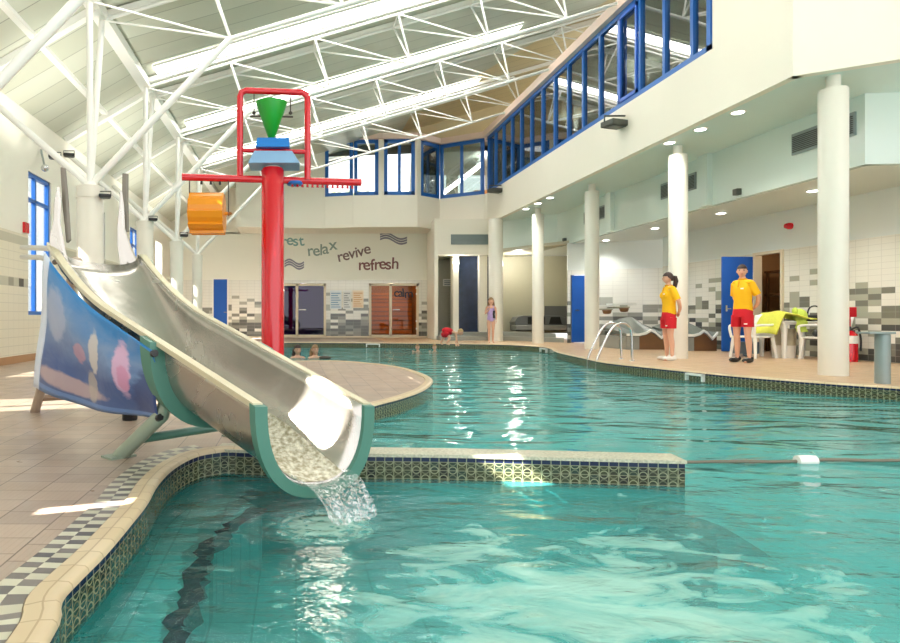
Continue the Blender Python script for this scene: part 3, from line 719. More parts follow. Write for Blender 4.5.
# rooms behind openings
def room(nm, lo, hi, m, floor=True):
    (x0, y0, z0), (x1, y1, z1) = lo, hi; mb = MB(); e = .05
    mb.box((x0, y1, z0), (x1, y1 + e, z1)); mb.box((x0 - e, y0, z0), (x0, y1, z1)); mb.box((x1, y0, z0), (x1 + e, y1, z1)); mb.box((x0, y0, z1), (x1, y1, z1 + e))
    return struct(mb.build(nm, m))
room('wall_steam_room', (xa(276), 24.62, 0), (xa(328), 26.2, 2.4), M['purple_glass_room'])
room('wall_sauna', (xa(367), 24.62, 0), (xa(421), 26.4, 2.3), mat('sauna_wall', rgb(158, 118, 80), .5, var=.1))
room('wall_blue_door_lobby', (xa(211), 24.62, 0), (xa(230), 25.6, 2.5), M['cream'])
# store room off the right wall
mb = MB(); mb.box((12.2, 12.9, 0), (12.3, 15.2, 2.5)); mb.box((10.72, 15.1, 0), (12.2, 15.2, 2.5)); mb.box((10.72, 12.8, 0), (12.2, 12.9, 2.5)); mb.box((10.72, 12.8, 2.4), (12.3, 15.2, 2.5)); struct(mb.build('wall_store', mat('store_brown', rgb(176, 136, 92), .6, var=.1)))
# lounge behind the gallery glass
mb = MB(); mb.box((FX + .14, 10.0, 5.05), (11.0, 10.1, 7.4)); mb.box((11.0, 10, 4.9), (11.1, 27, 7.4)); struct(mb.build('wall_lounge', M['lounge']))
wall('wall_lounge_far', (4.7, 27.0), (11, 27.0), 5.0, 7.4, M['lounge'], [(.8, 1.9, 5.9, 7.0), (2.4, 3.6, 5.9, 7.0), (4.4, 5.8, 5.9, 7.0)])
mb = MB(); mb.box((FX + .14, 8.8, 7.32), (11.0, 28, 7.42)); mb.prism([(4.7, 22.9), (5.6, 23.45), (7.1, 22.6), (7.1, 28), (4.7, 28)], 7.30, 7.32); struct(mb.build('ceiling_lounge', M['lounge_dk']))
mb = MB(); mb.box((FX + .14, 10, 4.98), (11, 28, 5.06)); struct(mb.build('floor_lounge', M['wood_dk']))
mb = MB(); mb.box((4.62, 22.9, 5.05), (4.70, 27, 7.3)); struct(mb.build('wall_lounge_west', M['lounge']))
# ------------------------------------------------------------------ windows and doors of the setting
def window(nm, a, b, z0, z1, muls=(), fw=.10, gm=None, d=.08, transom=()):
    """framed window from plan point a to b: frame, mullions and panes as parts"""
    a, b = Vector((a[0], a[1], 0)), Vector((b[0], b[1], 0)); t = (b - a).normalized(); L = (b - a).length; n = Vector((-t.y, t.x, 0))
    root = bpy.data.objects.new(nm, None); COL.objects.link(root); root.location = (a.x, a.y, z0); root['kind'] = 'structure'
    def bar(s0, s1, q0, q1, dd=d, off=0.0):
        p = [a + t * s0 + n * off, a + t * s1 + n * off, a + t * s1 + n * (off + dd), a + t * s0 + n * (off + dd)]
        m = MB(); m.prism([(v.x, v.y) for v in p], q0, q1); return m
    fr = MB()
    for q in (bar(0, L, z0, z0 + fw), bar(0, L, z1 - fw, z1), bar(0, fw, z0, z1), bar(L - fw, L, z0, z1)):
        fr.mesh(q.v, q.f)
    fr.build('window_frame', M['blue'], root)
    for m in muls: bar(m - fw * .4, m + fw * .4, z0 + fw, z1 - fw, d * .95).build('mullion', M['blue'], root)
    for h in transom: bar(fw, L - fw, h - fw * .4, h + fw * .4, d * .95).build('transom', M['blue'], root)
    cuts = [fw] + list(muls) + [L - fw]
    for i in range(len(cuts) - 1): bar(cuts[i], cuts[i + 1], z0 + fw, z1 - fw, .01, d * .4).build('pane', gm or M['glass'], root)
    return root
wn = 1
for yc in (4.95, 8.45, 11.92, 15.45, 18.95):
    window('window_%d' % wn, (XL - .03, yc - .53), (XL - .03, yc + .53), .85, 3.5, (.40,), .07, transom=(3.0,)); wn += 1
# sun-bleached red pennant stripe seen through the first window is outside
Z0, Z1 = 5.26, 7.29
def bseg(px0, px1, i):       # part of balcony facet i between two pixel columns
    a, b = bal[i], bal[i + 1]; out = []
    for px in (px0, px1):
        k = (px - CX) / F; d = b - a; s = (k * a.y - a.x) / (d.x - k * d.y); s = min(max(s, 0), 1); out.append(a + d * s)
    return out
for (p, q, i, mm, g) in ((325, 353, 1, (), M['glass']), (354, 378.5, 2, (), M['glass']), (384, 415, 3, (.5,), M['glass']), (421, 439.6, 4, (), M['glass_gal']), (440, 484, 5, (.5,), M['glass_gal'])):
    a, b = bseg(p, q, i); L = (b - a).length; window('window_%d' % wn, a, b, Z0, Z1, [L * m for m in mm], .13, g); wn += 1
mb = MB()
for (p, q, i) in ((378.5, 384, 2), (379, 384, 3), (415, 417.5, 3), (417, 421, 4)):
    a, b = bseg(p, q, i); d = b - a
    if d.length > .01: panel(mb, (a.x, a.y, Z0), d, (0, 0, 1), d.length, Z1 - Z0, (), .12)
struct(mb.build('trim_8', M['cream']))
window('window_%d' % wn, (FX, 22.30), (FX, 10.33), Z0, Z1, [.82 * k for k in range(1, 15)], .10, M['glass_gal'], .12); wn += 1
# open casement frame on the tenth bay
mb = MB()
y0, y1 = 22.30 - .82 * 12, 22.30 - .82 * 11
for (a, b, c, d) in ((y0 + .06, y0 + .12, Z0 + .1, Z1 - .1), (y1 - .12, y1 - .06, Z0 + .1, Z1 - .1), (y0 + .06, y1 - .06, Z0 + .1, Z0 + .17), (y0 + .06, y1 - .06, Z1 - .17, Z1 - .1)): mb.box((FX - .03, a, c), (FX + .01, b, d))
struct(mb.build('trim_9', mat('bright_blue_paint', rgb(52, 106, 206), .35)))
# doors
def door(nm, lo, hi, m, hs=None, frame=None):
    r = bpy.data.objects.new(nm, None); COL.objects.link(r); r.location = ((lo[0] + hi[0]) / 2, lo[1], 0); r['kind'] = 'structure'
    MB().box(lo, hi).build('door_leaf', m, r, bevel=.004)
    if hs:
        h = MB(); h.cbox((hs[0], lo[1] - .03, hs[1]), (.12, .02, .02)); h.cbox((hs[0] - .04, lo[1] - .015, hs[1]), (.02, .03, .02)); h.build('door_handle', M['chrome'], r)
    if frame:
        x0, x1, z1 = frame; f = MB(); w = .05
        f.box((x0 - w, lo[1] - .03, 0), (x0, lo[1] + .1, z1 + w)); f.box((x1, lo[1] - .03, 0), (x1 + w, lo[1] + .1, z1 + w)); f.box((x0, lo[1] - .03, z1), (x1, lo[1] + .1, z1 + w)); f.build('door_frame', M['white'], r)
    return r
door('door_1', (xa(213.6), 24.50, .02), (xa(227.2), 24.54, 2.30), M['blue_door'], (xa(225.5), 1.0), (xa(213.6), xa(227.2), 2.30))
door('door_2', (8.59, 19.22, .03), (9.22, 19.27, 2.10), M['blue_door'], (8.74, 1.02))
# open leaf of the store door
r = bpy.data.objects.new('door_3', None); COL.objects.link(r); r.location = (10.5, 14.3, 0); r['kind'] = 'structure'
MB().box((9.86, 14.30, .02), (10.58, 14.345, 2.20)).build('door_leaf', M['blue_door'], r, bevel=.004)
h = MB(); h.cbox((9.97, 14.27, 1.0), (.13, .02, .02)); h.box((9.92, 14.28, .94), (9.96, 14.30, 1.08)); h.build('door_handle', M['chrome'], r)
f = MB(); f.box((10.56, 14.26, 0), (10.74, 14.31, 2.28)); f.box((10.56, 13.44, 0), (10.74, 13.50, 2.28)); f.box((10.56, 13.5, 2.22), (10.74, 14.26, 2.28)); f.build('door_frame', M['frame_beige'], r)

def glazed(nm, x0, x1, xm, frm, gl, label_handle):
    r = bpy.data.objects.new(nm, None); COL.objects.link(r); r.location = ((x0 + x1) / 2, YF, 0); r['kind'] = 'structure'
    y = YF - .04; z0, z1 = .04, 2.13; f = MB(); w = .09
    f.box((x0, y, z0), (x0 + w, y + .12, z1)); f.box((x1 - w, y, z0), (x1, y + .12, z1)); f.box((x0, y, z1 - w), (x1, y + .12, z1)); f.box((x0, y, z0), (x1, y + .12, z0 + .07)); f.box((xm - .05, y, z0), (xm + .05, y + .12, z1))
    f.build('door_frame', frm, r)
    MB().box((x0 + w, y + .05, z0 + .07), (xm - .05, y + .06, z1 - w)).build('pane', gl, r)
    MB().box((xm + .05, y + .03, z0 + .07), (x1 - w, y + .04, z1 - w)).build('door_leaf', gl, r)
    MB().box((xm + .08, y - .03, 1.08), (xm + .36, y + .0, 1.12)).build('door_handle', M['white'], r)
    return r
glazed('door_4', xa(278), xa(326), xa(297), M['frame_beige'], M['glass_pur'], 1)
d5 = glazed('door_5', xa(369), xa(418.5), xa(390.5), M['frame_beige'], M['glass_amb'], 1)
hb = MB()
for z in (.35, .65, 1.72, 1.95): hb.cbox((xa(416.2), YF - .06, z), (.05, .05, .07))
hb.build('hinge', M['white'], d5)
# sauna benches and back boards
mb = MB()
for k in range(7): mb.box((xa(369), 26.1 - .12, .12 + k * .19), (xa(419), 26.14 - .12, .25 + k * .19))
for k in range(3): mb.box((xa(369), 26.3, 1.45 + k * .15), (xa(419), 26.34, 1.53 + k * .15))
o = mb.build('sauna_bench', M['wood'], loc=(xa(394), 26, 0)); tag(o, 'slatted orange timber bench inside the glass fronted sauna', 'sauna bench')
# dark script on the sauna door
def text_mb(chars, place, m, name, label, group=None, cat='wall lettering', depth=.004, xs=1.0):
    mb = MB(); dg = None
    for ch, pos, hgt, tilt in chars:
        cu = bpy.data.curves.new('t', 'FONT'); cu.body = ch; cu.size = 1.0; cu.extrude = .004; cu.offset = .012
        ob = bpy.data.objects.new('t', cu); COL.objects.link(ob); bpy.context.view_layer.update()
        me = bpy.data.meshes.new_from_object(ob.evaluated_get(bpy.context.evaluated_depsgraph_get()))
        c, s_ = math.cos(tilt), math.sin(tilt)
        vs = [(pos[0] + (v.co.x * xs * c - v.co.y * s_) * hgt, pos[1] - v.co.z * .6, pos[2] + (v.co.x * xs * s_ + v.co.y * c) * hgt) for v in me.vertices]
        mb.mesh(vs, [tuple(p.vertices) for p in me.polygons])
        bpy.data.objects.remove(ob); bpy.data.curves.remove(cu); bpy.data.meshes.remove(me)
    o = mb.build(name, m, loc=chars[0][1], merge=False); return tag(o, label, cat, group)
def word(s, pts, col, label, size=.62, tilts=None):
    ch = []
    for k, (c, (x, y)) in enumerate(zip(s, pts)):
        p = A(x, y, YF - .01); ch.append((c, (p.x, YF - .008, p.z), size, (tilts[k] if tilts else .0)))
    return text_mb(ch, None, col, 'wall_lettering', label, 'wellness words on the far wall')
ink1 = mat('teal_grey_letters', rgb(126, 168, 160), .5, var=.1); ink2 = mat('sage_letters', rgb(140, 158, 144), .5, var=.1); ink3 = mat('brown_letters', rgb(122, 98, 92), .5, var=.1); ink4 = mat('red_brown_letters', rgb(124, 76, 72), .5, var=.1)
word('rest', [(281, 246), (286.5, 245), (293, 246), (299.5, 246)], ink1, 'teal grey word rest partly behind the red post', .60, (0, .05, .1, .15))
word('relax', [(307.5, 256), (313, 256), (319.5, 255), (322.5, 254), (329.5, 250)], ink2, 'sage green word relax between rest and revive', .62, (.1, .1, 0, .1, .1))
word('revive', [(338, 262), (343, 260.5), (349, 258.5), (355.5, 257.5), (358, 256.5), (364, 254)], ink3, 'brown word revive between relax and refresh', .60, (.2, .15, .1, .15, .15, .1))
word('refresh', [(358, 270), (363, 270), (370.5, 270.5), (374, 269.5), (379, 269), (385.5, 269.5), (391, 268.5)], ink4, 'red brown word refresh, lowest of the four words', .64, (0, .05, .05, 0, .05, .05, -.05))
# script on the sauna glass
p = [A(x, y, YF - .07) for x, y in ((394, 297), (398.5, 297), (402.5, 297), (404.5, 298), (409, 297))]
text_mb([(c, (q.x, YF - .05, q.z), .48, .1) for c, q in zip('calm', p)], None, M['black'], 'glass_lettering', 'dark script across the top of the sauna door glass', cat='glass lettering')
# wave motifs: three stacked ripples each
for (x0, x1, y0, y1, lab) in ((380, 407, 237, 240, 'purple grey triple wave motif above the word refresh'), (284.5, 304, 264, 264.5, 'grey triple wave motif low on the wall beside the red post')):
    mb = MB()
    for k in range(3):
        top = []; bot = []
        for i in range(21):
            s = i / 20; x = x0 + (x1 - x0) * s; y = y0 + (y1 - y0) * s - 2.2 * math.sin(s * 2 * math.pi) + (k - 1) * 2.4
            a = A(x, y, YF); top.append((a.x, YF - .012, a.z + .035)); bot.append((a.x, YF - .012, a.z - .035))
        for i in range(20): mb.extr([top[i], top[i + 1], bot[i + 1], bot[i]], (0, .01, 0))
    tag(mb.build('wave_motif', mat('wave_grey', rgb(132, 130, 142), .5), loc=A(x0, y0, YF - .01)), lab, 'wave motif', 'wave motifs on the far wall')
# notices
for (x0, x1, y0, y1, m, lab, lines) in ((330, 341.5, 290.5, 309, rgb(222, 230, 232), 'white and pale blue notice nearest the steam room door', rgb(120, 160, 190)), (343, 351, 290.5, 309, rgb(226, 228, 224), 'narrow white notice between the blue one and the orange one', rgb(150, 156, 156)), (352.5, 363.5, 290.5, 308, rgb(240, 222, 194), 'pale orange notice nearest the sauna', rgb(214, 170, 120))):
    a, b = A(x0, y0, YF), A(x1, y1, YF); root = thing('wall_notice', (a.x, YF - .02, b.z), lab, 'notice', 'notices on the tiled far wall')
    MB().box((a.x, YF - .02, b.z), (b.x, YF - .002, a.z)).build('board', mat('notice', m, .5), root)
    l = MB(); n_ = 7
    for k in range(n_): l.box((a.x + .04, YF - .024, b.z + .06 + k * (a.z - b.z - .1) / n_), (b.x - .04 - (k % 3) * .05, YF - .0195, b.z + .06 + k * (a.z - b.z - .1) / n_ + .035))
    l.build('printed_lines', mat('notice_print', lines, .5), root)
for (x0, x1, y0, y1, Y, lab) in ((548, 561, 285.5, 290, 23.35, 'wide white sign on the taupe alcove wall'), (551.5, 557.5, 291.5, 300.5, 23.35, 'small white poster under the wide sign in the alcove'), (443, 452, 279, 286, 23.58, 'white sign on the taupe wall left of the shower screen')):
    a, b = A(x0, y0, Y), A(x1, y1, Y); root = thing('wall_sign', (a.x, Y, b.z), lab, 'sign')
    MB().box((a.x, Y - .02, b.z), (b.x, Y, a.z)).build('board', M['white'], root)
    l = MB(); n_ = 3
    for k in range(n_): h_ = (a.z - b.z); l.box((a.x + .04, Y - .024, b.z + h_ * (.18 + .25 * k)), (b.x - .06, Y - .0195, b.z + h_ * (.18 + .25 * k) + h_ * .1))
    l.build('printed_lines', M['grille'], root)

# ------------------------------------------------------------------ columns
def column(x, y, r, h, top, lab, grp, neck=True):
    root = thing('column', (x, y, 0), lab, 'column', grp)
    mb = MB(); mb.lathe((x, y, 0), [(r * 1.0, 0), (r, .02), (r, h - .02), (r - .01, h)], 40); mb.build('shaft', M['column'], root, smooth=True)
    if neck: MB().lathe((x, y, 0), [(r * .5, h - .02), (r * .5, top)], 20).build('neck', M['column'], root, smooth=True)
    if not neck: MB().lathe((x, y, 0), [(r * 1.06, h - .16), (r * 1.06, h + .02), (r * .9, h + .03)], 40).build('collar', M['column'], root, smooth=True)
    return root
for y, l in ((8.64, 'thick white column nearest on the right, beside the grey post'), (12.14, 'white column behind the lifeguard with dark ponytail'), (15.66, 'white column behind the steel pool ladder'), (19.14, 'white column in front of the taupe alcove')):
    column(7.5, y, .168, 3.98, 4.17, l, 'columns along the right poolside')
column(6.80, 21.0, .235, 4.12, 4.15, 'white corner column behind the girl in the lilac swimsuit', 'columns along the right poolside')
for y, l, r in ((9.6, 'broad white column rising behind the top of the slide', .20), (13.1, 'white column second behind the slide, left aisle', .175), (16.6, 'slim white column third along the left aisle', .175), (20.1, 'slimmest white column, nearest the far blue door', .165)):
    column(-3.17, y, r, 2.80, 2.9, l, 'columns along the left aisle', False)
# ------------------------------------------------------------------ roof trusses
bot = [(-1.0, 5.12), (.74, 5.64), (2.46, 6.15), (4.12, 6.63), (5.75, 7.12), (7.33, 7.60), (8.85, 8.05)]
def T(x): return (x - .33, KZ - .16 + sl * (x - .33 - KX))
tops = [(KX + .02, KZ - .16)] + [T(x) for x, z in bot[0:]]
names = {6.1: 'white roof truss nearest the camera, over the slide', 9.6: 'white roof truss above the play tower crossbar', 13.1: 'white roof truss springing from the second left column', 16.6: 'white roof truss springing from the third left column', 20.1: 'farthest white roof truss, before the balcony windows'}
for Y in (6.1, 9.6, 13.1, 16.6, 20.1):
    root = thing('roof_truss', (-3.17, Y, 2.82), names[Y], 'roof truss', 'white tubular roof trusses')
    nb = bot if Y < 20 else bot[:6]; nt = tops[:len(nb) + 1] if Y < 20 else tops[:7]
    w = .3; c0 = Vector((-3.17, Y, 2.84))
    MB().tube([(x, Y, z) for x, z in nb], .036, 10).build('bottom_chord', M['white_steel'], root, smooth=True)
    for s in (-w, w): MB().tube([(nt[0][0], Y + s, nt[0][1])] + [(x, Y + s, z) for x, z in nt[1:]], .032, 10).build('top_chord', M['white_steel'], root, smooth=True)
    MB().tube([c0, (nb[0][0], Y, nb[0][1])], .055, 12).build('diagonal_tube', M['white_steel'], root, smooth=True)
    for s in (-w, w): MB().tube([c0, (nt[0][0], Y + s, nt[0][1])], .05, 12).build('post_tube', M['white_steel'], root, smooth=True)
    MB().tube([c0, (XL + .02, Y, 4.32)], .055, 12).build('wall_strut', M['white_steel'], root, smooth=True)
    MB().lathe(c0 - Vector((0, 0, .04)), [(.09, -.0), (.11, .03), (.09, .09)], 16).build('node_plate', M['white_steel'], root, smooth=True)
    for i, (x, z) in enumerate(nb):
        for s in (-w, w):
            MB().tube([(nt[i + 1][0], Y + s, nt[i + 1][1]), (x, Y, z)], .022, 8).build('strut', M['white_steel'], root, smooth=True)
            MB().tube([(nt[i][0], Y + s, nt[i][1]), (x, Y, z)], .018, 8).build('strut', M['white_steel'], root, smooth=True)
        MB().tube([(nt[i + 1][0], Y - w, nt[i + 1][1]), (nt[i + 1][0], Y + w, nt[i + 1][1])], .018, 8).build('cross_tie', M['white_steel'], root, smooth=True)
# long roof members
def beam(pts, wd, ht, nm, lab, cat='roof beam', grp=None, m='white_steel'):
    a, b = Vector(pts[0]), Vector(pts[1]); t = (b - a).normalized(); up = Vector((0, 0, 1)); sd = t.cross(up).normalized(); u2 = sd.cross(t).normalized()
    q = [a + sd * wd / 2, a - sd * wd / 2, a - sd * wd / 2 - u2 * ht, a + sd * wd / 2 - u2 * ht]
    mb = MB(); mb.extr(q, b - a); o = mb.build(nm, M[m], loc=a); tag(o, lab, cat, grp); return o
beam([(KX, -3, KZ - .01), (KX, 24.4, KZ - .01)], .22, .16, 'ridge_beam', 'long white beam under the fold of the roof', 'roof beam')
for Y, l in ((6.1, 'nearest'), (9.6, 'second'), (13.1, 'third'), (16.6, 'fourth'), (20.1, 'fifth')):
    for dy in (-.36, .36):
        a = (KX, Y + dy, KZ - .02); b = (10.0, Y + dy, rz(10.0) - .02)
        beam([a, b], .10, .09, 'roof_purlin', 'white purlin on the roof slope above a tubular truss', 'purlin', 'white purlins in pairs above the trusses')
    beam([(KX, Y, KZ - .05), (XL + .02, Y, EZ - .05)], .14, .14, 'rafter', 'white rafter on the short left roof slope above a column', 'rafter', 'white rafters on the left roof slope')
    rl = MB(); z = lambda x: rz(x) - .03
    y0, y1 = Y - .86, Y - .46
    rl.extr([(KX + .3, y0, z(KX + .3)), (KX + .3, y1, z(KX + .3)), (KX + .3, y1, z(KX + .3) + .02), (KX + .3, y0, z(KX + .3) + .02)], (8.6, 0, 8.6 * sl))
    r = thing('rooflight', (KX + .3, Y - .65, rz(KX + .3)), 'long glowing rooflight strip running up the roof beside a truss', 'rooflight', 'rooflight strips across the roof')
    rl.build('glazing', M['rooflight'], r)
    fr_ = MB()
    for yy in (y0 - .03, y1): fr_.extr([(KX + .3, yy, z(KX + .3) - .03), (KX + .3, yy + .03, z(KX + .3) - .03), (KX + .3, yy + .03, z(KX + .3) + .02), (KX + .3, yy, z(KX + .3) + .02)], (8.6, 0, 8.6 * sl))
    fr_.build('frame', M['white_steel'], r)
beam([(-4.0, -3, 5.16), (-4.0, 24.4, 5.16)], .12, .10, 'roof_purlin', 'white purlin halfway down the left roof slope', 'purlin')
# ------------------------------------------------------------------ small fixtures
def downlight(x, y, z, lab, grp, e=14):
    r = thing('downlight', (x, y, z), lab, 'downlight', grp)
    MB().lathe((x, y, z - .012), [(.11, 0), (.125, .012)], 20).build('rim', M['white'], r)
    MB().lathe((x, y, z - .016), [(.085, 0), (.085, .006)], 20).build('lens', M['lamp'], r)
for px, py in ((700.5, 129), (738, 112), (669.5, 142.5), (550, 197.5), (538, 203.2), (526, 208.7)):
    k = 3.35 * F / (HY - py); downlight(max((px - CX) / F * k, 7.12), k, 4.16, 'round white downlight in the soffit above the right poolside', 'downlights in the gallery soffit')
for px, py in ((721, 213), (813, 190.5), (655, 228), (606, 240)):
    k = 2.30 * F / (HY - py); downlight((px - CX) / F * k, k, 3.11, 'round downlight in the low aisle ceiling before the tiled wall', 'downlights in the low aisle ceiling')
for (y0, y1, lab) in ((9.44, 10.64, 'dark wall vent behind the nearest right column'), (13.2, 14.45, 'dark wall vent behind the second right column'), (17.0, 18.3, 'dark wall vent behind the third right column')):
    r = thing('wall_vent', (8.54, y0, 3.6), lab, 'wall vent', 'vents on the bulkhead')
    zc = 3.76 if y0 < 10 else 3.72
    f = MB(); f.box((8.52, y0, zc - .18), (8.55, y1, zc + .18)); f.build('frame', M['greymetal'], r)
    f = MB()
    for k in range(9): f.box((8.505, y0 + .03, zc - .14 + k * .031), (8.52, y1 - .03, zc - .125 + k * .031))
    f.build('louvres', M['dkgrey'], r)
a, b = A(451, 234.5, 21.98), A(488, 244.5, 21.98)
r = thing('wall_vent', (a.x, 21.98, b.z), 'wide grey grille above the shower screen opening', 'wall vent')
MB().box((a.x, 21.95, b.z), (b.x, 21.99, a.z)).build('frame', M['grille'], r)
f = MB()
for k in range(8): f.box((a.x + .02, 21.935, b.z + .02 + k * .043), (b.x - .02, 21.95, b.z + .04 + k * .043))
f.build('louvres', M['greymetal'], r)
def flood(c, lab, s=1.0, m='black', dirn=(0, 0, -1)):
    r = thing('floodlight', c, lab, 'floodlight'); c = Vector(c)
    MB().cbox(c, (.26 * s, .20 * s, .07 * s), rz=.3).build('housing', M[m], r, bevel=.015)
    MB().cbox(c - Vector((0, 0, .04 * s)), (.20 * s, .15 * s, .01), rz=.3).build('lens', M['dkgrey'], r)
    t = MB(); t.tube([c + Vector((-.13 * s, 0, 0)), c + Vector((-.13 * s, 0, .10 * s)), c + Vector((.13 * s, 0, .10 * s)), c + Vector((.13 * s, 0, 0))], .012 * s, 6); t.build('bracket', M['dkgrey'], r)
flood(A(615, 124, 13.0), 'flat dark floodlight on the cream wall under the gallery glass', 1.7, 'dkgrey')
flood(A(496, 190.5, 20.8), 'flat dark floodlight at the far corner of the gallery glass', 1.7, 'dkgrey')
flood(A(105, 196, 9.5), 'small black floodlight clipped to the broad left column', .7)
flood(A(153, 219.5, 13.0), 'small black floodlight on the second left column', .7)
flood(A(184, 235.5, 16.5), 'small black floodlight on the third left column', .8)
flood(A(55, 157, 10.8), 'black floodlight on the left wall, nearer of the pair under the roof', .8)
flood(A(69, 155, 12.0), 'black floodlight beyond the first one, beneath the left roof slope', .8)
r = thing('bulkhead_lamp', A(45, 168, 11.4), 'round silver lamp above the first blue framed window', 'lamp'); MB().ell(A(45, 168, 11.4), (.07, .07, .07)).build('globe', M['chrome'], r, smooth=True); MB().tube([A(45, 168, 11.4), A(41, 150, 11.9)], .02).build('arm', M['greymetal'], r)
p = G(25, 338); o = MB().box((XL, 11.15, 2.33), (XL + .05, 11.32, 2.52)).build('call_point', M['red'], loc=(XL, 11.2, 2.33)); tag(o, 'small red call point on the left wall beside the window', 'call point')
r = thing('fire_sounder', A(789, 226, 13.25), 'round red sounder on the white wall right of the store door', 'sounder'); c = Vector((10.58, 13.25, A(789, 226, 13.25).z)); MB().lathe(c, [(.07, .02), (.07, -.04), (.05, -.10), (.02, -.11)], 16, ax='x').build('body', M['red'], r, smooth=True)
for (px, py, lab) in ((737, 192, 'small dark camera at the bulkhead edge above the store door'), (545.5, 241.5, 'small black camera on the bulkhead between two far columns'), (564.5, 240, 'tiny black camera on the bulkhead, farther of the two')):
    Y = 8.5 * F / (px - CX); c = A(px, py, Y); r = thing('camera', c, lab, 'camera'); MB().cbox(c, (.10, .12, .12)).build('housing', M['dkgrey'], r, bevel=.01); MB().tube([c, c + Vector((.14, 0, .03))], .015).build('arm', M['dkgrey'], r)
# grab rail socket plates and skimmer mouths in the pool edge
for (x0, x1, yt, yb, lab) in ((686.5, 704, 371.3, 373.1, 'white skimmer mouth frame in the right pool edge'), (540, 546.5, 347.0, 347.9, 'white skimmer mouth frame below the alcove column'), (366, 380, 342.9, 343.0, 'white skimmer mouth frame under the sauna')):
    q0, q1 = G(x0, yt), G(x1, yb)
    d = (q1 - q0).normalized(); nn = Vector((-d.y, d.x, 0)); nn = -nn if nn.y > 0 else nn
    a_, b_ = q0 + nn * .03, q1 + nn * .03
    mb = MB(); z0, z1 = -.13, -.02
    for (s0, s1, c_, d_) in ((0, 1, z1 - .03, z1), (0, .08, z0, z1), (.92, 1, z0, z1)):
        u_, v_ = a_.lerp(b_, s0), a_.lerp(b_, s1); mb.extr([(u_.x, u_.y, c_), (v_.x, v_.y, c_), (v_.x, v_.y, d_), (u_.x, u_.y, d_)], -nn * .05)
    tag(mb.build('skimmer_frame', M['white'], loc=a_), lab, 'skimmer frame', 'skimmer frames in the pool edge')
# hedge and treetops beyond the balcony windows
mb = MB()
for i in range(19):
    x = .6 + i * .2; mb.ell((x, 25.6 + random.uniform(-.2, .2), 5.5 + random.uniform(-.05, .12)), (.26, .3, .42), 10, 7)
mb.box((.4, 25.3, 5.05), (4.4, 26.0, 5.5)); tag(mb.build('hedge', M['hedge'], loc=(2.5, 25.6, 5.05)), 'low clipped hedge outside the balcony windows', 'hedge')
mb = MB(); mb.box((7.4, 25.6, 5.06), (8.8, 26.4, 6.05)); tag(mb.build('lounge_counter', M['wood'], loc=(8, 26, 5.06)), 'orange brown counter inside the upstairs lounge', 'counter')
# ------------------------------------------------------------------ slide
def ex(s): return .25 * max(0.0, (s - 1.3) / .9) ** 2
def Lr(s): return Vector((-.19 - .7 * s, 2.8 + .63 * s, .413 + .335 * s + ex(s)))
def Rr(s): return Vector((.386 - .7 * s, 3.15 + .63 * s, .365 + .335 * s + ex(s)))
def dep(s):
    k = min(max((s - 1.15) / 1.15, 0), 1); k = k * k * (3 - 2 * k); return .385 * (1 - k) + .07 * k
def sect(s, inset=.055, dd=0.0, n=26):
    l, r = Lr(s), Rr(s); lat = (r - l).normalized(); l2, r2 = l + lat * inset, r - lat * inset; c = (l2 + r2) / 2; hw = (r2 - l2) / 2; out = []
    for k in range(n + 1):
        a = math.pi * k / n; x = math.copysign(abs(math.cos(a)) ** .82, -math.cos(a)); out.append(c + hw * x - Vector((0, 0, 1)) * (dep(s) + dd) * (abs(math.sin(a)) ** .82))
    return out
slide = thing('water_slide', (-.6, 3.6, 0), 'curved stainless steel pool slide with a printed sea banner hung along its side', 'water slide')
ss = [i * .08 for i in range(27)]
mb = MB(); R_ = [sect(s) for s in ss]; nn_ = len(R_[0]); vs = [p for r in R_ for p in r]
mb.mesh(vs, [(i * nn_ + k, i * nn_ + k + 1, (i + 1) * nn_ + k + 1, (i + 1) * nn_ + k) for i in range(len(ss) - 1) for k in range(nn_ - 1)])
mb.build('trough', M['steel'], slide, smooth=True, solid=.02)
for side, f_ in (('l', Lr), ('r', Rr)):
    pts = [f_(s) for s in ss]; oth = [(Rr if side == 'l' else Lr)(s) for s in ss]
    mb = MB(); vs = []
    for p, q in zip(pts, oth):
        lat = (q - p).normalized(); up = Vector((0, 0, 1))
        vs += [p - lat * .0 + up * .008, p + lat * .05 + up * .008, p + lat * .05 - up * .02, p - up * .02, ]
    m_ = len(pts)
    mb.mesh(vs, [(i * 4 + k, i * 4 + (k + 1) % 4, (i + 1) * 4 + (k + 1) % 4, (i + 1) * 4 + k) for i in range(m_ - 1) for k in range(4)] + [(0, 1, 2, 3), tuple((m_ - 1) * 4 + k for k in (3, 2, 1, 0))])
    mb.build('rim_flange', M['flange'], slide)
def ring(s0, s1, in0, in1, d0, d1, m, nm, par):
    a, b, c, d = sect(s0, in0, d0), sect(s0, in1, d1), sect(s1, in0, d0), sect(s1, in1, d1); k = len(a); mb = MB(); vs = a + b + d + c
    mb.mesh(vs, [(j * k + i, j * k + i + 1, ((j + 1) % 4) * k + i + 1, ((j + 1) % 4) * k + i) for j in range(4) for i in range(k - 1)] + [(0, k, 2 * k, 3 * k), (k - 1, 2 * k - 1, 3 * k - 1, 4 * k - 1)])
    return mb.build(nm, m, par, smooth=True)
ring(-.02, .02, .06, -.004, .0, .05, M['green_frame'], 'outlet_rim', slide)
ring(.78, .88, .05, -.035, .01, .075, M['green_frame'], 'cradle', slide)
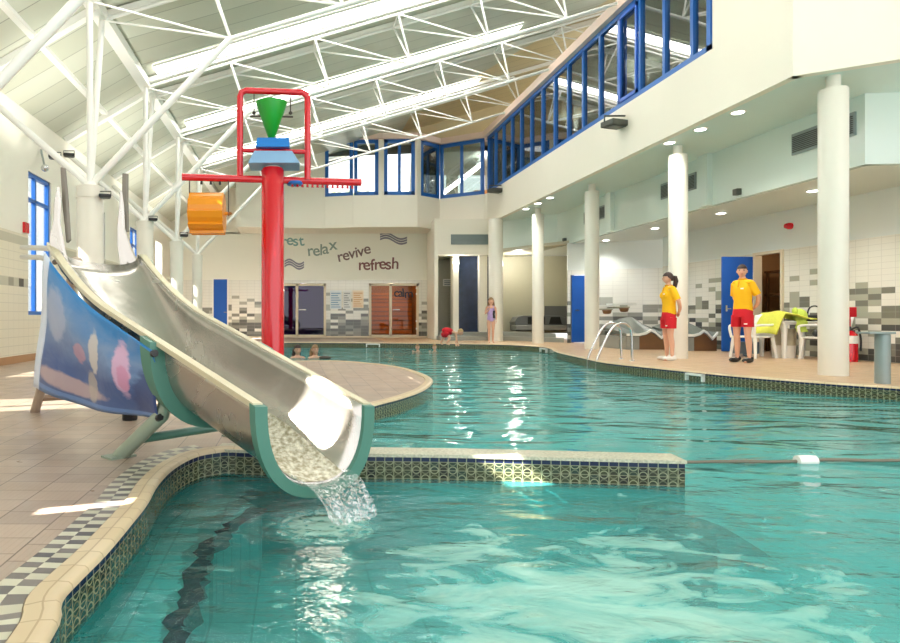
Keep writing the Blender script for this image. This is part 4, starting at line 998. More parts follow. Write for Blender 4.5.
# stand under the cradle
f1, f2 = Vector((-1.02, 3.59, 0)), Vector((-.40, 4.22, 0)); k1, k2 = Vector((-.735, 3.44, .27)), Vector((-.10, 3.98, .27))
for f_, k_, up in ((f1, k1, Vector((-.70, 3.43, .42))), (f2, k2, Vector((-.28, 3.80, .40)))):
    mb = MB(); mb.tube([f_, k_, up], [.042, .042, .04], 10); mb.build('leg', M['grn_leg'], slide, smooth=True)
    MB().cbox(f_ + Vector((0, 0, .006)), (.16, .12, .012), rz=.8).build('foot_plate', M['grn_leg'], slide)
MB().tube([f1.lerp(k1, .42), f2.lerp(k2, .42)], .026, 10).build('cross_brace', M['green_frame'], slide, smooth=True)
# rear trestle, black foot, ladder
mb = MB(); a0, a1 = Vector((-2.22, 5.29, 0)), Vector((-1.62, 4.62, 1.24)); mb.tube([a0, a1], .04, 10); mb.build('leg', mat('pinkish_steel_leg', rgb(176, 158, 140), .4, .3), slide, smooth=True)
b0, b1 = Vector((-1.35, 5.75, 0)), Vector((-1.15, 4.85, 1.24)); MB().tube([b0, b1], .04, 10).build('leg', M['grn_leg'], slide, smooth=True)
MB().tube([a0.lerp(a1, .10), b0.lerp(b1, .10)], .026, 8).build('cross_brace', mat('brown_brace', rgb(150, 122, 100), .5), slide, smooth=True)
MB().lathe((-1.30, 4.88, 0), [(.055, 0), (.06, .01), (.055, .12), (.045, .13)], 16).build('rubber_foot', M['black'], slide, smooth=True)
MB().tube([(-1.30, 4.88, .12), (-1.18, 4.55, 1.0)], .035, 10).build('leg', M['greymetal'], slide, smooth=True)
for k in range(4):
    p, q = a0.lerp(a1, .25 + .2 * k), b0.lerp(b1, .25 + .2 * k); MB().tube([p, q], .022, 8).build('ladder_rung', M['greymetal'], slide, smooth=True)
for (y0_, y1_) in ((247.5, 249), (257, 262)):
    MB().tube([A(22, y0_, 5.1), A(40, y0_ + .5, 4.7), A(55, y1_, 4.35)], .02, 8).build('handrail', M['chrome'], slide, smooth=True)
# upright side horns at the entry
def horn(px, Yf, m, nm, bulge=.05):
    P_ = [A(x, y, Yf(y)) for x, y in px]; mb = MB(); n_ = len(P_)
    c = sum(P_, Vector()) / n_
    mb.extr(P_, Vector((.669, .743, 0)) * .02); mb.build(nm, m, slide, bevel=.004)
horn([(60, 167), (63.5, 168), (66, 195), (69, 240), (66, 243), (62, 205)], lambda y: 4.16, mat('horn_edge', rgb(120, 112, 100), .4, .4), 'entry_horn')
horn([(57, 186), (59, 200), (58, 222), (63, 250), (72, 285), (60, 270), (50, 250), (49, 236), (53, 222), (54, 200)], lambda y: 4.10, M['steel'], 'side_sheet')
horn([(122, 173), (126.5, 173.5), (126.5, 205), (127, 232), (123, 232), (121.5, 205)], lambda y: 4.60, mat('horn_edge_far', rgb(120, 112, 100), .4, .4), 'entry_horn')
horn([(120, 190), (122, 205), (123, 228), (130, 248), (138, 265), (134, 268), (127, 262), (125, 276), (120, 268), (117, 245), (117, 226), (119, 205)], lambda y: 4.50, M['steel'], 'side_sheet')
# banner
def bpt(u, v):
    top = Lr(1.98 - u * 1.22) + Vector((-.02, -.02, -.035)); k = u
    b = A(38 + 121 * k, 389 + 29 * k + 6.5 * math.sin(math.pi * k), 4.4 - .98 * k)
    p = b.lerp(top, v); s = math.sin(math.pi * u) * math.sin(math.pi * v)
    fold = .012 * math.sin(9 * v + 5 * u) + .02 * math.sin(14 * u - 3 * v) * (1 - v) 
    return p + Vector((-.5, -.75, 0)) * (.03 * s + fold * .8)
mb = MB(); mb.grid(40, 24, bpt); o = mb.build('banner', M['banner'], slide, smooth=True, solid=.004)
mb = MB(); mb.grid(4, 20, lambda u, v: bpt(-.055 + .058 * u, v) + Vector((.01, -.012, 0))); mb.build('banner_hem', M['banner_edge'], slide, smooth=True, solid=.004)
mb = MB(); mb.tube([bpt(1, .0), bpt(1.02, .02)], .02, 8); mb.tube([bpt(1, .96), bpt(1.02, .99)], .02, 8); mb.build('tie', M['black'], slide)
# falling water and spray
mb = MB()
o0 = sect(0.0, .055, .0)
def fall(u, v):
    i = int(round(8 + v * 10)); p = o0[i]; vx, vy = .72, -.42
    t = u * .2; e = Vector((p.x, p.y, p.z + .012)); 
    q = e + Vector((vx * t * 1.6, vy * t * 1.6, -4.9 * t * t * .85 - .02 * u)); c = o0[13]
    q.x += (c.x - q.x) * .25 * u; q.y += (c.y - q.y) * .25 * u
    q += Vector((.006 * math.sin(31 * v + 9 * u), .006 * math.cos(23 * v + 13 * u), 0)); q.z = max(q.z, WZ + .0)
    return q
mb.grid(16, 24, fall)
o = mb.build('falling_water', M['fall'], smooth=True, loc=(.1, 2.9, 0)); tag(o, 'sheet of white water spilling off the slide lip into the near pool', 'falling water', kind='stuff')
mb = MB()
def film(u, v):
    s = .0 + u * .75; r_ = sect(s, .055); i0 = 5 + (6) * u; k = i0 + v * (15 - i0 * .55); k = min(max(k, 0), 25.99); a_ = int(k); return r_[a_].lerp(r_[a_ + 1], k - a_) + Vector((0, 0, .016))
mb.grid(24, 16, film); fm = NT('thin_running_water'); fm.put(fm.b.inputs['Base Color'], fm.ramp(fm.noise(40, 4), [(.35, rgb(150, 140, 110)), (.7, rgb(232, 226, 204))])); fm.b.inputs['Roughness'].default_value = .1; fm.bump(fm.noise(60, 3), .6, .01)
o = mb.build('running_water', fm.m, smooth=True, loc=(0, 3, .1)); tag(o, 'thin film of rippling water in the bottom of the slide outlet', 'running water', kind='stuff')

# ------------------------------------------------------------------ play tower
py = 8.0; pX = lambda x, Y=8.0: (x - CX) * Y / F; pZ = lambda y, Y=8.0: H - (y - HY) * Y / F
tw = thing('water_play_tower', (pX(272.5), py, 0), 'red water play tower with crossbars, standing on the paved island', 'play tower')
cx_ = pX(272.7); MB().lathe((cx_, py, 0), [(.20, 0), (.20, .03), (.148, .04), (.148, pZ(171)), (.13, pZ(170) + .02)], 40).build('post', M['red'], tw, smooth=True)
MB().lathe((cx_, py, pZ(170)), [(.10, .01), (.10, .05), (.05, .07)], 24).build('post_cap', M['white'], tw, smooth=True)
MB().tube([A(182, 177, 7.86), A(361, 182.5, 8.12)], .046, 14).build('crossbar', M['red'], tw, smooth=True)
def rr(pts, r): return pts
fl = [A(240, 178, 8), A(240, 97, 8), A(241.5, 92.5, 8), A(246, 90.5, 8), A(302, 92.5, 8), A(306.5, 95, 8), A(307.5, 99, 8), A(307.5, 180, 8)]
MB().tube(fl, .042, 12).build('top_frame', M['red'], tw, smooth=True)
MB().tube([A(240, 150, 8), A(307, 152, 8)], .030, 12).build('middle_rail', M['red'], tw, smooth=True)
for x in [201, 210, 219] + [291 + i * 5.1 for i in range(13)]:
    k = (x - 182) / 179; p = A(182, 177, 7.86).lerp(A(361, 182.5, 8.12), k); MB().tube([p + Vector((0, 0, -.04)), p + Vector((0, 0, -.085))], [.013, .017], 8).build('nozzle', M['black'] if x < 225 else M['red'], tw)
tb = MB(); tb.lathe(A(295, 183.5, 8.05), [(.10, -.02), (.11, 0), (.10, .02)], 20); tb.build('spray_ring', M['blue'], tw, smooth=True)
# green cone
cn = thing('tipping_cone', A(271, 120, 8), 'green cone shaped tipping bucket hanging in the red frame', 'tipping bucket')
ca = A(271.5, 103, 8); mb = MB(); hgt = 35 * 8 / F
mb.lathe((ca.x, ca.y, ca.z - hgt), [(.035, .0), (.05, .015), (.20, hgt - .02), (.205, hgt), (.185, hgt), (.18, hgt - .03), (.04, .03)], 28); mb.build('cone', M['green'], cn, smooth=True)
MB().tube([A(250, 116, 8), A(293, 116.8, 8)], .012, 8).build('axle', M['wire'], cn)
for x in (254, 290.5): MB().tube([A(x, 92, 8), A(x, 113, 8)], .008, 6).build('hanger_rod', M['wire'], cn); MB().ell(A(x, 113, 8), (.025, .025, .025), 8, 6).build('knob', M['wire'], cn)
# blue tray under the middle rail
bt = thing('tipping_tray', A(273, 150, 8), 'blue tipping tray with a pale flared lower half, across the middle rail', 'tipping bucket')
def trap(x0, x1, y0, x2, x3, y1, d0, d1):
    q = [A(x0, y0, 8), A(x1, y0, 8), A(x3, y1, 8), A(x2, y1, 8)]; mb = MB(); f0 = [Vector((p.x, p.y - (d0 if i < 2 else d1), p.z)) for i, p in enumerate(q)]; b0_ = [Vector((p.x, p.y + (d0 if i < 2 else d1), p.z)) for i, p in enumerate(q)]
    mb.mesh(f0 + b0_, [(0, 1, 2, 3), (7, 6, 5, 4), (0, 4, 5, 1), (1, 5, 6, 2), (2, 6, 7, 3), (3, 7, 4, 0)]); return mb
trap(257.5, 289, 140, 256, 290, 149.5, .12, .13).build('upper_tray', M['bluetray'], bt, bevel=.01)
trap(255, 292, 153.5, 249, 300, 167, .14, .22).build('lower_tray', M['paleblue'], bt, bevel=.01)
for x in (260, 286): MB().tube([A(x, 149, 7.9), A(x, 157, 7.9)], .012, 6).build('bracket', M['red'], bt)
# orange paddle wheel
pw = thing('paddle_wheel', A(207.5, 214, 7.88), 'orange ribbed paddle wheel hanging from the left arm of the red crossbar', 'paddle wheel')
c = A(207.5, 214, 7.88); prof = []
n_ = 10; R0 = 21.3 * 7.88 / F
for i in range(n_):
    for (da, rr_) in ((0, 1.0), (.5, .93), (.92, .86)):
        a_ = 2 * math.pi * (i + da) / n_; prof.append((0, R0 * rr_ * math.cos(a_), R0 * rr_ * math.sin(a_)))
hw_ = 17 * 7.88 / F; mb = MB(); mb.extr([Vector((c.x - hw_, c.y + p[1], c.z + p[2])) for p in prof], (2 * hw_, 0, 0)); mb.build('drum', M['orange'], pw, bevel=.004)
MB().tube([A(188, 216, 7.86), A(229, 213.5, 7.9)], .022, 10).build('axle', M['orange'], pw)
MB().tube([A(228, 213.5, 7.9), A(232, 213.5, 7.9)], [.035, .01], 10).build('axle_cap', mat('brown_cap', rgb(150, 92, 24), .4), pw)
for x in (189.5, 228.5): MB().tube([A(x, 181, 7.88), A(x, 214, 7.88)], .009, 6).build('hanger_rod', M['wire'], pw)

# ------------------------------------------------------------------ pool ladder, rope, bollard
ld = thing('pool_ladder', (5.8, 11.6, 0), 'bright steel grab rail ladder curving over the right pool edge', 'pool ladder')
for Y, dx in ((11.95, 0), (11.45, 0)):
    X0 = 292.5 / F * Y if dx == 0 else 0; X0 = (588 - CX) / F * 11.95 if Y > 11.7 else (596.7 - CX) / F * 11.45; X1 = (620.8 - CX) / F * 11.95 if Y > 11.7 else (631.6 - CX) / F * 11.45
    pts = [(X0, Y, -.5), (X0, Y, -.05), (X0 + .03, Y, .10), (X0 + .20, Y, .46), (X0 + .27, Y, .58), (X0 + .36, Y, .67), (X0 + .46, Y, .70), (X1 - .09, Y, .68), (X1 - .025, Y, .60), (X1, Y, .48), (X1 + .01, Y, .0)]
    MB().tube(cr([Vector(p) for p in pts], 5), .022, 12).build('rail', M['chrome'], ld, smooth=True)
    MB().lathe((X1 + .01, Y, 0), [(.05, 0), (.045, .012), (.025, .02)], 16).build('base_cover', M['chrome'], ld, smooth=True)
for z in (-.25, -.45): MB().box((5.50, 11.45, z), (5.62, 11.95, z + .03)).build('tread', M['white'], ld)
e1 = bk[-1]; ra, rb = Vector((e1.x - .12, 4.02, WZ + .012)), Vector((8.9, 4.26, WZ + .012))
rp = thing('lane_rope', ra, 'thin brown float rope stretched on the water from the divider end', 'rope')
pts = [ra.lerp(rb, i / 40) + Vector((0, .012 * math.sin(i * .9), .004 * math.sin(i * 1.7))) for i in range(41)]
MB().tube(pts, .011, 8).build('line', M['rope'], rp, smooth=True)
fc = ra.lerp(rb, (A(799, 459, 4.12).x - ra.x) / (rb.x - ra.x)); o = MB(); o.lathe(fc, [(.012, -.065), (.035, -.06), (.038, 0), (.035, .06), (.012, .065)], 16, ax='x'); o = o.build('rope_float', M['white'], smooth=True, loc=fc); tag(o, 'small white barrel float on the brown rope', 'float')
b = thing('starting_post', (5.27 / .81 * .81, 7.5, 0), 'short grey post with a flat plate arm on the near right pool edge', 'post')
bc = G(882.5, 383.5); b.location = bc
MB().lathe(bc, [(.075, 0), (.075, .60), (.06, .605)], 24).build('post_tube', M['greymetal'], b, smooth=True)
MB().box((bc.x - .24, bc.y - .09, .605), (bc.x + .08, bc.y + .09, .63)).build('top_plate', M['greymetal'], b, bevel=.004)
# drains and grab fittings on the deck
# ------------------------------------------------------------------ loungers
def lounger(x0, x1, Y0_, lab, tiles=True):
    w = x1 - x0; r = thing('tiled_lounger', (x0, Y0_, 0), lab, 'lounger', 'heated tiled loungers by the right wall')
    fr = [(0, .39), (.30, .39), (.48, .43), (.60, .50), (.70, .45), (.86, .31), (.97, .40), (1.02, .45)]
    bk_ = [(0, .56), (.30, .64), (.48, .76), (.78, .82), (.86, .80), (.95, .70), (1.0, .52), (1.03, .50)]
    D = 1.5; mb = MB()
    f = [Vector((x0 + w * a, Y0_, z)) for a, z in fr]; b_ = [Vector((x0 + w * a + .1, Y0_ + D, z)) for a, z in bk_]
    n_ = len(f); vs = f + b_ + [p - Vector((0, 0, .07)) for p in f] + [p - Vector((0, 0, .07)) for p in b_]
    mb.mesh(vs, [(i, i + 1, n_ + i + 1, n_ + i) for i in range(n_ - 1)] + [(2 * n_ + i, 3 * n_ + i, 3 * n_ + i + 1, 2 * n_ + i + 1) for i in range(n_ - 1)] + [(i, 2 * n_ + i, 2 * n_ + i + 1, i + 1) for i in range(n_ - 1)] + [(n_ + i, n_ + i + 1, 3 * n_ + i + 1, 3 * n_ + i) for i in range(n_ - 1)] + [(0, n_, 3 * n_, 2 * n_), (n_ - 1, 3 * n_ - 1, 4 * n_ - 1, 2 * n_ - 1)[::1]])
    mb.build('mosaic_bed', M['mosaic_grey'], r)
    e = MB()
    for i in range(n_ - 1): e.extr([f[i] + Vector((0, -.02, .01)), f[i + 1] + Vector((0, -.02, .01)), f[i + 1] + Vector((0, -.02, -.05)), f[i] + Vector((0, -.02, -.05))], (0, .05, 0))
    e.build('pale_nosing', M['whitegloss'], r)
    p = MB(); pol = [Vector((x0 + w * .32, Y0_ + .03, 0))] + [Vector((x0 + w * 1.02, Y0_ + .03, 0))] + [Vector((x0 + w * a, Y0_ + .03, z - .07)) for a, z in reversed(fr) if .3 <= a <= 1.02]
    p.extr(pol, (0, D - .1, 0)); p.build('brown_panel', M['wood_dk'], r)
    MB().box((x0 + .0, Y0_ + .02, 0), (x0 + w * .32, Y0_ + D, .32)).build('plinth', M['step'], r)
def lx(x, Y): return (x - CX) * Y / F
lounger(lx(627, 15.4), lx(667, 15.4), 15.4, 'wave shaped grey mosaic lounger left of the lifeguard with ponytail')
lounger(lx(684, 14.75), lx(717, 14.75), 14.75, 'wave shaped grey mosaic lounger between the second column and the blue door')
o = MB(); o.box((lx(600, 17.6), 17.3, 0), (lx(627, 17.6), 18.3, .42)); o = o.build('foot_bath', M['mosaic_grey'], loc=(lx(612, 17.6), 17.6, 0)); tag(o, 'low grey mosaic block seat under the wall shower roses, behind the ladder', 'seat')
MB_ = None
for (xc, yc, lab) in ((607, 311, 'small brown bowl fixed under the white wall ledge, nearer the column'), (624, 309, 'small brown bowl fixed under the white wall ledge, farther from the column')):
    Y = 17.9; c = A(xc, yc, Y); r = thing('wall_bowl', c, lab, 'wall bowl', 'brown bowls on the bench wall')
    MB().lathe(c, [(.05, -.09), (.10, -.07), (.13, .02), (.10, .03)], 16).build('bowl', M['wood_dk'], r, smooth=True)
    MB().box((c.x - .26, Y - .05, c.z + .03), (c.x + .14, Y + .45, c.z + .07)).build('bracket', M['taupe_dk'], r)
    MB().box((c.x - .26, Y + .1, c.z + .12), (c.x + .42, Y + .5, c.z + .17)).build('ledge', M['whitegloss'], r)
# alcove tub seat
r = thing('curved_bench', A(540, 331, 22.8), 'dark grey rounded moulded bench inside the taupe alcove', 'bench')
q = [A(x, y, 22.6) for x, y in ((516, 331), (515, 322), (518, 317), (524, 315.5), (560, 315.5), (566, 318), (567, 331))]
MB().extr(q, (0, .6, 0)).build('shell', mat('charcoal_shell', rgb(112, 114, 116), .3), r, bevel=.02)
q = [A(x, y, 22.3) for x, y in ((516, 330), (516, 325.5), (567, 325.5), (567, 330))]; MB().extr(q, (0, .5, 0)).build('seat', mat('grey_seat', rgb(150, 150, 148), .3), r, bevel=.02)
q = [A(x, y, 22.55) for x, y in ((528, 324), (528, 317), (545, 317), (545, 324))]; MB().extr(q, (0, .02, 0)).build('dark_pad', M['black'], r); q = [A(x, y, 22.55) for x, y in ((549, 324), (551, 317), (560, 317), (562, 324))]; MB().extr(q, (0, .02, 0)).build('dark_pad', M['black'], r)
q = [A(x, y, 22.95) for x, y in ((545, 331), (545, 306), (568, 306), (568, 331))]; o = MB().extr(q, (0, .04, 0)).build('back_panel', mat('charcoal_panel', rgb(112, 112, 112), .4), loc=q[0]); tag(o, 'charcoal dado panel behind the curved bench in the alcove', 'panel')

# ------------------------------------------------------------------ table and chairs
def garden_chair(x, y, rz_, lab, s=1.0):
    r = thing('garden_chair', (x, y, 0), lab, 'chair', 'white plastic garden chairs'); r2 = Matrix.Translation((x, y, 0)) @ Matrix.Rotation(rz_, 4, 'Z')
    def put(mb, nm, **k):
        mb.v = [r2 @ v for v in mb.v]; mb.build(nm, M['white'], r, **k)
    mb = MB(); mb.box((-.24, -.24, .40), (.24, .22, .435)); put(mb, 'seat', bevel=.01)
    for sx in (-1, 1):
        for sy in (-1, 1): mb = MB(); mb.tube([(sx * .27, sy * .25, 0), (sx * .23, sy * .21, .41)], [.022, .034], 8); put(mb, 'leg')
        mb = MB(); mb.tube(cr([Vector(p) for p in ((sx * .25, -.24, .40), (sx * .27, -.27, .60), (sx * .27, -.20, .645), (sx * .27, .05, .65), (sx * .26, .24, .66))], 4), .024, 8); put(mb, 'armrest', smooth=True)
    mb = MB(); mb.grid(8, 4, lambda u, v: (-.24 + .48 * u, .22 + .12 * v + .03 * math.sin(math.pi * u), .42 + .42 * v + .03 * math.sin(math.pi * u) * v)); put(mb, 'backrest', solid=.025, smooth=True)
garden_chair(9.12, 12.35, -1.35, 'white plastic garden chair left of the white table, beside the man in shorts')
garden_chair(9.96, 11.66, -1.5, 'white plastic garden chair partly behind the nearest column')
r = thing('garden_table', (9.95, 12.4, 0), 'white plastic table heaped with a yellow towel and a black bag', 'table')
MB().box((9.46, 12.05, .70), (10.5, 12.80, .73)).build('table_top', M['white'], r, bevel=.01)
MB().box((9.52, 12.1, .66), (10.44, 12.74, .70)).build('apron', M['white'], r)
for x, y in ((9.56, 12.12), (9.90, 12.12), (10.40, 12.12), (9.56, 12.7), (10.40, 12.7)): MB().tube([(x, y, 0), (x, y, .67)], [.035, .055], 8).build('leg', M['white'], r, smooth=True)
def towel(u, v):
    x = 9.30 + .80 * u; a = v * 1.0
    h = .76 + .15 * math.sin(math.pi * min(1, .25 + u * .9)) * math.sin(math.pi * (.25 + v * .5)) + .02 * math.sin(9 * u) * math.sin(7 * v)
    if u < .2: h -= (.2 - u) * 1.9
    return (x, 11.98 + .6 * v, h + .01)
mb = MB(); mb.grid(24, 14, towel); o = mb.build('towel', M['towel'], loc=(9.6, 12.1, .74), smooth=True, solid=.02); tag(o, 'crumpled bright yellow towel draped over the white table', 'towel')
mb = MB(); mb.ell((9.94, 12.2, .83), (.12, .12, .14), 12, 8); mb.ell((10.02, 12.3, .88), (.08, .1, .10), 10, 7); mb.ell((9.84, 12.2, .93), (.05, .06, .07), 10, 7); mb.grid(6, 6, lambda u, v: (9.72 + .22 * u + .02 * math.sin(8 * v), 12.03 + .01 * math.sin(9 * u), .74 - .22 * v)); o = mb.build('folded_towel', M['limetowel'], loc=(9.84, 12, .74), smooth=True); tag(o, 'lime green towel bundled beside the yellow one on the table', 'towel')
bg = thing('shoulder_bag', (10.2, 12.0, .73), 'black shoulder bag with a looped handle on the white table', 'bag')
mb = MB(); mb.ell((10.3, 12.3, .79), (.22, .12, .07), 14, 8); mb.ell((10.2, 12.3, .77), (.12, .1, .05), 10, 7); mb.build('body', M['black'], bg, smooth=True)
MB().tube(cr([Vector(p) for p in ((10.16, 12.3, .82), (10.2, 12.3, .98), (10.32, 12.3, 1.03), (10.42, 12.3, .96), (10.44, 12.3, .80))], 5), .014, 8).build('handle', M['black'], bg, smooth=True)
bn = thing('laundry_basket', (9.72, 12.4, 0), 'white ribbed basket under the white plastic table', 'basket')
MB().lathe((9.73, 12.35, 0), [(.19, 0), (.20, .24), (.205, .25)], 24).build('base_tub', M['white'], bn, smooth=True)
mb = MB()
for k in range(12): mb.lathe((9.73, 12.35, .25 + k * .026), [(.205, 0), (.212, .008), (.205, .016), (.2, .016)], 24)
mb.lathe((9.73, 12.35, .24), [(.19, 0), (.195, .33)], 24)
mb.build('ribbed_body', mat('pale_wicker', rgb(206, 196, 170), .6, var=.15, scale=40), bn, smooth=True)
mb = MB(); mb.ell((9.96, 11.72, .50), (.17, .13, .10), 12, 8); mb.ell((10.08, 11.70, .54), (.08, .10, .13), 10, 7); o = mb.build('rolled_jacket', M['black'], loc=(10.06, 11.8, .44), smooth=True); tag(o, 'black rolled jacket on the seat of the chair behind the column', 'jacket')
mb = MB(); mb.box((9.05, 12.62, .06), (9.45, 12.9, .30)); mb.ell((9.2, 12.6, .04), (.07, .1, .04)); o = mb.build('sports_bag', mat('slate_fabric', rgb(96, 112, 124), .7, var=.2), loc=(9.2, 12.7, 0)); tag(o, 'slate grey bag on the floor behind the left garden chair', 'bag')
fe = thing('fire_extinguisher', (10.22, 11.25, 0), 'tall red fire extinguisher on a stand behind the nearest column', 'fire extinguisher')
fx, fy = 10.09, 11.28
MB().lathe((fx, fy, 0), [(.12, 0), (.12, .42), (.11, .50), (.05, .56)], 24).build('cylinder', M['red'], fe, smooth=True)
MB().box((fx + .04, fy + .06, .0), (fx + .075, fy + .10, .98)).build('stand_pole', M['redcloth'], fe)
MB().cbox((fx + .02, fy, .90), (.14, .10, .18)).build('stand_head', M['redcloth'], fe, bevel=.01)
MB().tube(cr([Vector(p) for p in ((fx, fy, .56), (fx + .10, fy - .05, .62), (fx + .13, fy - .08, .42), (fx + .09, fy - .12, .2))], 5), .016, 8).build('hose', M['black'], fe, smooth=True)
MB().lathe((fx, fy, .33), [(.1215, 0), (.1215, .14)], 24).build('label_band', M['white'], fe)
MB().tube([(fx, fy, .55), (fx, fy, .64)], [.03, .02], 8).build('valve', M['black'], fe)
# things in the store room doorway
mb = MB(); mb.box((11.2, 13.6, 1.3), (12.0, 14.8, 1.35)); mb.box((11.2, 13.6, .7), (12.0, 14.8, .75)); mb.box((11.2, 13.6, 0), (11.25, 13.65, 1.9)); mb.box((11.2, 14.7, 0), (11.25, 14.75, 1.9)); mb.box((11.2, 13.6, 1.85), (12.0, 14.8, 1.9)); o = mb.build('store_shelf', M['wood_dk'], loc=(11.5, 14.2, 0)); tag(o, 'brown shelving glimpsed through the open store doorway', 'shelving')
mb = MB(); mb.box((11.22, 13.7, .76), (11.9, 14.3, 1.1)); o = mb.build('storage_box', mat('navy_plastic', rgb(24, 34, 70), .4), loc=(11.5, 14, .76), bevel=.02); tag(o, 'navy storage box on the shelf inside the store doorway', 'storage box')
# ------------------------------------------------------------------ people
def skin_body(joints, edges, root, scale=1.0, levels=2):
    """one continuous surface grown over a skeleton; joints: name -> (x, y, z, radius)"""
    names = list(joints); me = bpy.data.meshes.new('sk'); me.from_pydata([joints[n][:3] for n in names], [(names.index(a), names.index(b)) for a, b in edges], [])
    ob = bpy.data.objects.new('sk', me); COL.objects.link(ob)
    md = ob.modifiers.new('S', 'SKIN'); md.use_smooth_shade = True; md.branch_smoothing = .5
    for i, n in enumerate(names):
        r = joints[n][3]; r = r if isinstance(r, tuple) else (r, r); me.skin_vertices[0].data[i].radius = r; me.skin_vertices[0].data[i].use_root = (n == root)
    sb = ob.modifiers.new('B', 'SUBSURF'); sb.levels = levels; sb.render_levels = levels
    bpy.context.view_layer.update(); dg = bpy.context.evaluated_depsgraph_get(); m2 = bpy.data.meshes.new_from_object(ob.evaluated_get(dg))
    out = ([v.co.copy() for v in m2.vertices], [tuple(p.vertices) for p in m2.polygons]); bpy.data.objects.remove(ob); bpy.data.meshes.remove(m2); return out
def loft(rings, n=20):
    """rings: (centre, rx, ry) ellipses stacked along z-ish; returns verts, faces"""
    vs = []; fs = []
    for c, rx, ry in rings:
        for k in range(n): a = 2 * math.pi * k / n; vs.append(Vector(c) + Vector((rx * math.cos(a), ry * math.sin(a), 0)))
    for i in range(len(rings) - 1):
        for k in range(n): fs.append((i * n + k, i * n + (k + 1) % n, (i + 1) * n + (k + 1) % n, (i + 1) * n + k))
    fs.append(tuple(range((len(rings) - 1) * n, len(rings) * n))); fs.append(tuple(reversed(range(n))))
    return vs, fs
def lerp(a, b, t): return tuple(a[i] + (b[i] - a[i]) * t for i in range(3))
def head(mb, c, s, yaw, pitch=0.0, female=False):
    """head with brow, nose, lips, chin and ears; front is -Y before yaw"""
    R = Matrix.Rotation(yaw, 3, 'Z') @ Matrix.Rotation(pitch, 3, 'X'); c = Vector(c); n, m = 24, 18; vs = []
    for j in range(m + 1):
        ph = math.pi * j / m
        for k in range(n):
            a = 2 * math.pi * k / n; x = math.sin(ph) * math.cos(a); y = math.sin(ph) * math.sin(a); z = math.cos(ph)
            wx = .076 * (1 - .22 * max(0, -z) ** 1.3); wy = .094; zz = z * .118
            p = Vector((x * wx, y * wy, zz))
            if y < 0 and z < 0: p.y *= 1 - .10 * (-z); p.z -= .012 * (-y) * (-z)
            if y > 0 and z < -.3: p.y *= .72
            f = max(0, -y) ** 6 * math.exp(-(x / .22) ** 2)
            p.y -= .024 * f * math.exp(-((z + .12) / .16) ** 2)           # nose
            p.y -= .008 * f * math.exp(-((z + .48) / .09) ** 2)           # lips
            p.y -= .008 * f * math.exp(-((z + .85) / .15) ** 2)           # chin
            for sx in (-1, 1): p.y += .012 * max(0, -y) ** 4 * math.exp(-((x - sx * .42) / .2) ** 2 - ((z - .02) / .13) ** 2)
            vs.append(c + R @ (p * s))
    mb.mesh(vs, [(j * n + k, (j + 1) * n + k, (j + 1) * n + (k + 1) % n, j * n + (k + 1) % n) for j in range(m) for k in range(n)])
    for sx in (-1, 1):
        mb.ell(c + R @ (Vector((sx * .076, .008, -.005)) * s), (.012 * s, .02 * s, .032 * s), 10, 8, 0, R)
        mb.ell(c + R @ (Vector((sx * .030, -.079, .006)) * s), (.013 * s, .007 * s, .007 * s), 8, 6, 1, R)
        mb.ell(c + R @ (Vector((sx * .031, -.084, .027)) * s), (.018 * s, .005 * s, .004 * s), 8, 6, 2, R)
    mb.ell(c + R @ (Vector((0, -.092, -.056)) * s), (.022 * s, .006 * s, .007 * s), 8, 6, 3, R)
    return R
def hand(mb, w, d, up, s=1.0, curl=.5):
    """palm and five bent fingers; w wrist, d direction of the hand, up side the thumb leaves on"""
    w, d = Vector(w), Vector(d).normalized(); sd = Vector(up); sd = (sd - d * sd.dot(d)).normalized(); nn = d.cross(sd)
    pc = w + d * .05 * s; R = Matrix((d, sd, nn)).transposed()
    mb.ell(pc, (.052 * s, .04 * s, .017 * s), 10, 8, 0, R)
    for k, L in enumerate((.066, .075, .07, .055)):
        o = sd * (.028 - .019 * k) * s; a = w + d * .088 * s + o; b = a + (d * .8 + nn * curl * .5) * L * .5 * s; c_ = b + (d * .5 + nn * curl) * L * .5 * s
        mb.tube([w + d * .05 * s + o * .8, a, b, c_], [.010 * s, .0095 * s, .0085 * s, .006 * s], 6)
    mb.tube([w + d * .025 * s + sd * .025 * s, w + d * .055 * s + sd * .055 * s, w + d * .085 * s + sd * .062 * s + nn * .01 * s], [.012 * s, .011 * s, .007 * s], 6)
EYE = mat('eye_dark', rgb(40, 30, 28), .3, var=0); LIP = mat('lips', rgb(190, 110, 100), .5, var=0)
